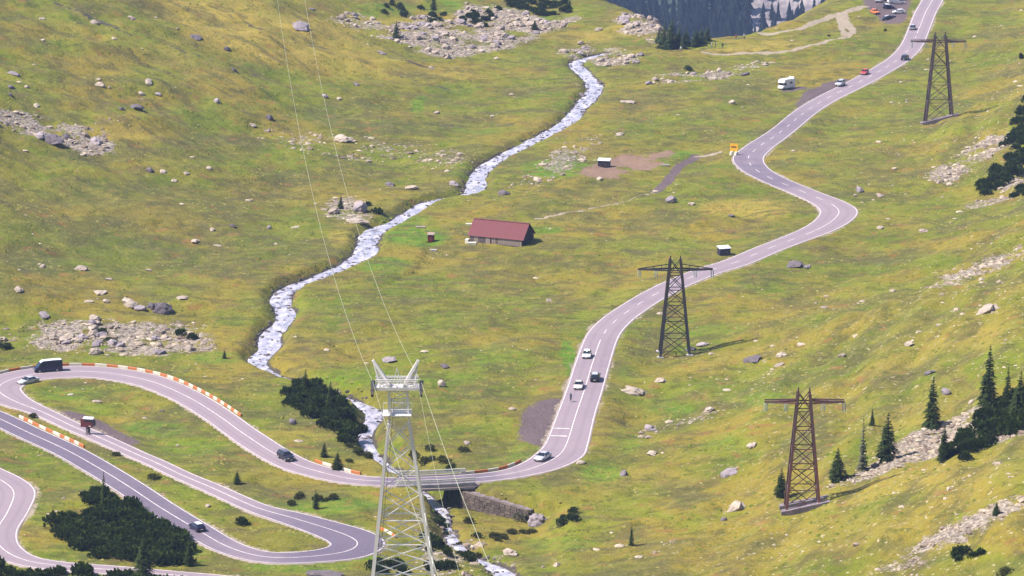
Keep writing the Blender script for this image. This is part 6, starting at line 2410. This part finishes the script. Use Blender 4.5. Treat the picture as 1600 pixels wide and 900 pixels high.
skin_m = simple('skin', (.42, .26, .19), .6)
hair_m = simple('dark_hair', (.03, .022, .018), .8)
ST_J = [(0, 0, .95), (0, 0, 1.15), (0, .0, 1.38), (0, 0, 1.50), (0, -.01, 1.62), (0, 0, 1.74),
        (.19, 0, 1.40), (.27, .02, 1.13), (.27, -.08, .90), (.27, -.12, .80), (-.19, 0, 1.40), (-.27, .02, 1.13), (-.26, -.08, .90), (-.26, -.12, .80),
        (.10, 0, .88), (.12, -.02, .48), (.12, .03, .08), (.12, -.13, .03), (-.10, 0, .88), (-.12, -.06, .48), (-.13, -.02, .08), (-.13, -.18, .03)]
ST_E = [(0, 1), (1, 2), (2, 3), (3, 4), (4, 5), (2, 6), (6, 7), (7, 8), (8, 9), (2, 10), (10, 11), (11, 12), (12, 13), (0, 14), (14, 15), (15, 16), (16, 17), (0, 18), (18, 19), (19, 20), (20, 21)]
ST_R = [.14, .13, .15, .06, .105, .085, .07, .048, .036, .034, .07, .048, .036, .034, .095, .065, .045, .04, .095, .065, .045, .04]
CY_J = [(0, -.28, .92), (0, -.10, 1.14), (0, .14, 1.34), (0, .22, 1.42), (0, .28, 1.55), (0, .28, 1.66),
        (.18, .14, 1.34), (.22, .32, 1.12), (.22, .46, .99), (.22, .52, .97), (-.18, .14, 1.34), (-.22, .32, 1.12), (-.22, .46, .99), (-.22, .52, .97),
        (.10, -.24, .90), (.12, .12, .72), (.12, -.02, .26), (.12, .12, .20), (-.10, -.24, .90), (-.12, .16, .90), (-.12, .04, .48), (-.12, .18, .44)]


def dress(me_, low, mid, skin, zw, zn):
    for m_ in (low, mid, skin):
        me_.materials.append(m_)
    for pl_ in me_.polygons:
        c = pl_.center
        pl_.material_index = 0 if c.z < zw else (2 if c.z > zn else 1)
    return me_


def hair_mesh(c):
    b = bmesh.new()
    bmesh.ops.create_icosphere(b, subdivisions=2, radius=.118)
    for v in b.verts:
        if v.co.z < -.02 and v.co.y < .03:
            v.co *= .8
        v.co = v.co + Vector(c)
    m_ = bpy.data.meshes.new('hair')
    b.to_mesh(m_)
    b.free()
    m_.materials.append(hair_m)
    return m_


cloth = {k_: simple('cloth_' + k_, c, .9) for k_, c in dict(white=(.72, .70, .66), brown=(.16, .10, .075), black=(.03, .03, .035), red=(.42, .08, .05), blue=(.09, .12, .25), grey=(.2, .19, .2)).items()}
stand = skin_person(ST_J, ST_E, ST_R, 'person')
HAIR = hair_mesh((0, .02, 1.70))
for px, py, lo, mid, hd, lab in [(1064, 81, 'grey', 'white', 0, 'person in a white top alone on the far meadow before the grove'),
                                 (1112, 75, 'blue', 'white', 1, 'person in a white top leftmost of the group on the far meadow'),
                                 (1118, 74, 'brown', 'brown', 2, 'person in brown second in the group on the far meadow'),
                                 (1129, 76, 'black', 'black', 3, 'person in dark clothes at the right of the group on the far meadow'),
                                 (1150, 62, 'grey', 'red', .5, 'person in a red top at the skyline beside one in white'),
                                 (1163, 61, 'black', 'white', 4, 'person in a white top and dark trousers at the skyline')]:
    p = P(px, py)
    me_ = dress(stand.copy(), cloth[lo], cloth[mid], skin_m, .92, 1.5)
    o = link('person', me_)
    o.matrix_basis = Matrix.Translation(p) @ Matrix.Rotation(hd, 4, 'Z') @ Matrix.Diagonal((1.15, 1.15, 1.08, 1))
    tag(o, lab, 'person', 'walkers on the far meadow')
    link('hair', HAIR, o)

kc = road_k(894, 640)
pc = P(892, 628)
pc.z = rz[kc] + .03
hdg = math.atan2(ty[kc], tx[kc]) - math.pi / 2
bk_ = thing('bicycle', 'dark road bicycle ridden downhill at the left edge of the long straight', 'bicycle', pc, hdg)


def torus(b, c, R_, r_, n=20, m_=6):
    o = len(b.v)
    vs_, fs = [], []
    for i_ in range(n):
        a = 2 * math.pi * i_ / n
        for j in range(m_):
            e = 2 * math.pi * j / m_
            q = R_ + r_ * math.cos(e)
            vs_.append((c[0] + r_ * math.sin(e), c[1] + q * math.cos(a), c[2] + q * math.sin(a)))
    for i_ in range(n):
        for j in range(m_):
            fs.append((i_ * m_ + j, i_ * m_ + (j + 1) % m_, ((i_ + 1) % n) * m_ + (j + 1) % m_, ((i_ + 1) % n) * m_ + j))
    b.add(vs_, fs)


for y_ in (-.5, .52):
    b = MB()
    torus(b, (0, y_, .34), .32, .02)
    for q in range(8):
        a = q * math.pi / 8
        b.cyl((0, y_ - .31 * math.cos(a), .34 - .31 * math.sin(a)), (0, y_ + .31 * math.cos(a), .34 + .31 * math.sin(a)), .004, 4)
    b.obj('wheel', M['tyre'], bk_)
b = MB()
for a, c in (((0, -.5, .34), (0, -.05, .28)), ((0, -.05, .28), (0, -.24, .82)), ((0, -.24, .78), (0, .36, .80)), ((0, -.05, .28), (0, .38, .74)), ((0, -.5, .34), (0, -.22, .76)), ((0, .52, .34), (0, .36, .88))):
    b.cyl(a, c, .018, 6)
b.obj('frame', PAINT['black'], bk_)
b = MB()
b.tube([(-.24, .50, .95), (-.20, .38, .92), (0, .36, .90), (.20, .38, .92), (.24, .50, .95)], .016, 6)
b.obj('handlebar', M['trim'], bk_)
b = MB()
b.box((-.07, -.38, .84), (.07, -.12, .88))
b.obj('saddle', M['trim'], bk_)
cyc = dress(skin_person(CY_J, ST_E, ST_R, 'person'), cloth['black'], cloth['blue'], skin_m, .98, 1.43)
o = link('person', cyc)
o.matrix_basis = bk_.matrix_basis.copy()
tag(o, 'cyclist in dark clothes leaning on the handlebar of the road bicycle', 'person')
link('hair', hair_mesh((0, .27, 1.62)), o)

# ------------------------------------------------------------------ haze: one closed box of thin pale air
hz = MB()
hz.box((-1500, -260, -700), (1700, 3700, 262))
hm = bpy.data.materials.new('thin_blue_air')
hm.use_nodes = True
ht_ = hm.node_tree
ht_.nodes.remove(ht_.nodes['Principled BSDF'])
pv = ht_.nodes.new('ShaderNodeVolumePrincipled')
pv.inputs['Color'].default_value = (.42, .56, .96, 1)
pv.inputs['Density'].default_value = .000060
ht_.links.new(pv.outputs[0], ht_.nodes['Material Output'].inputs['Volume'])
stuff(hz.obj('haze', hm))
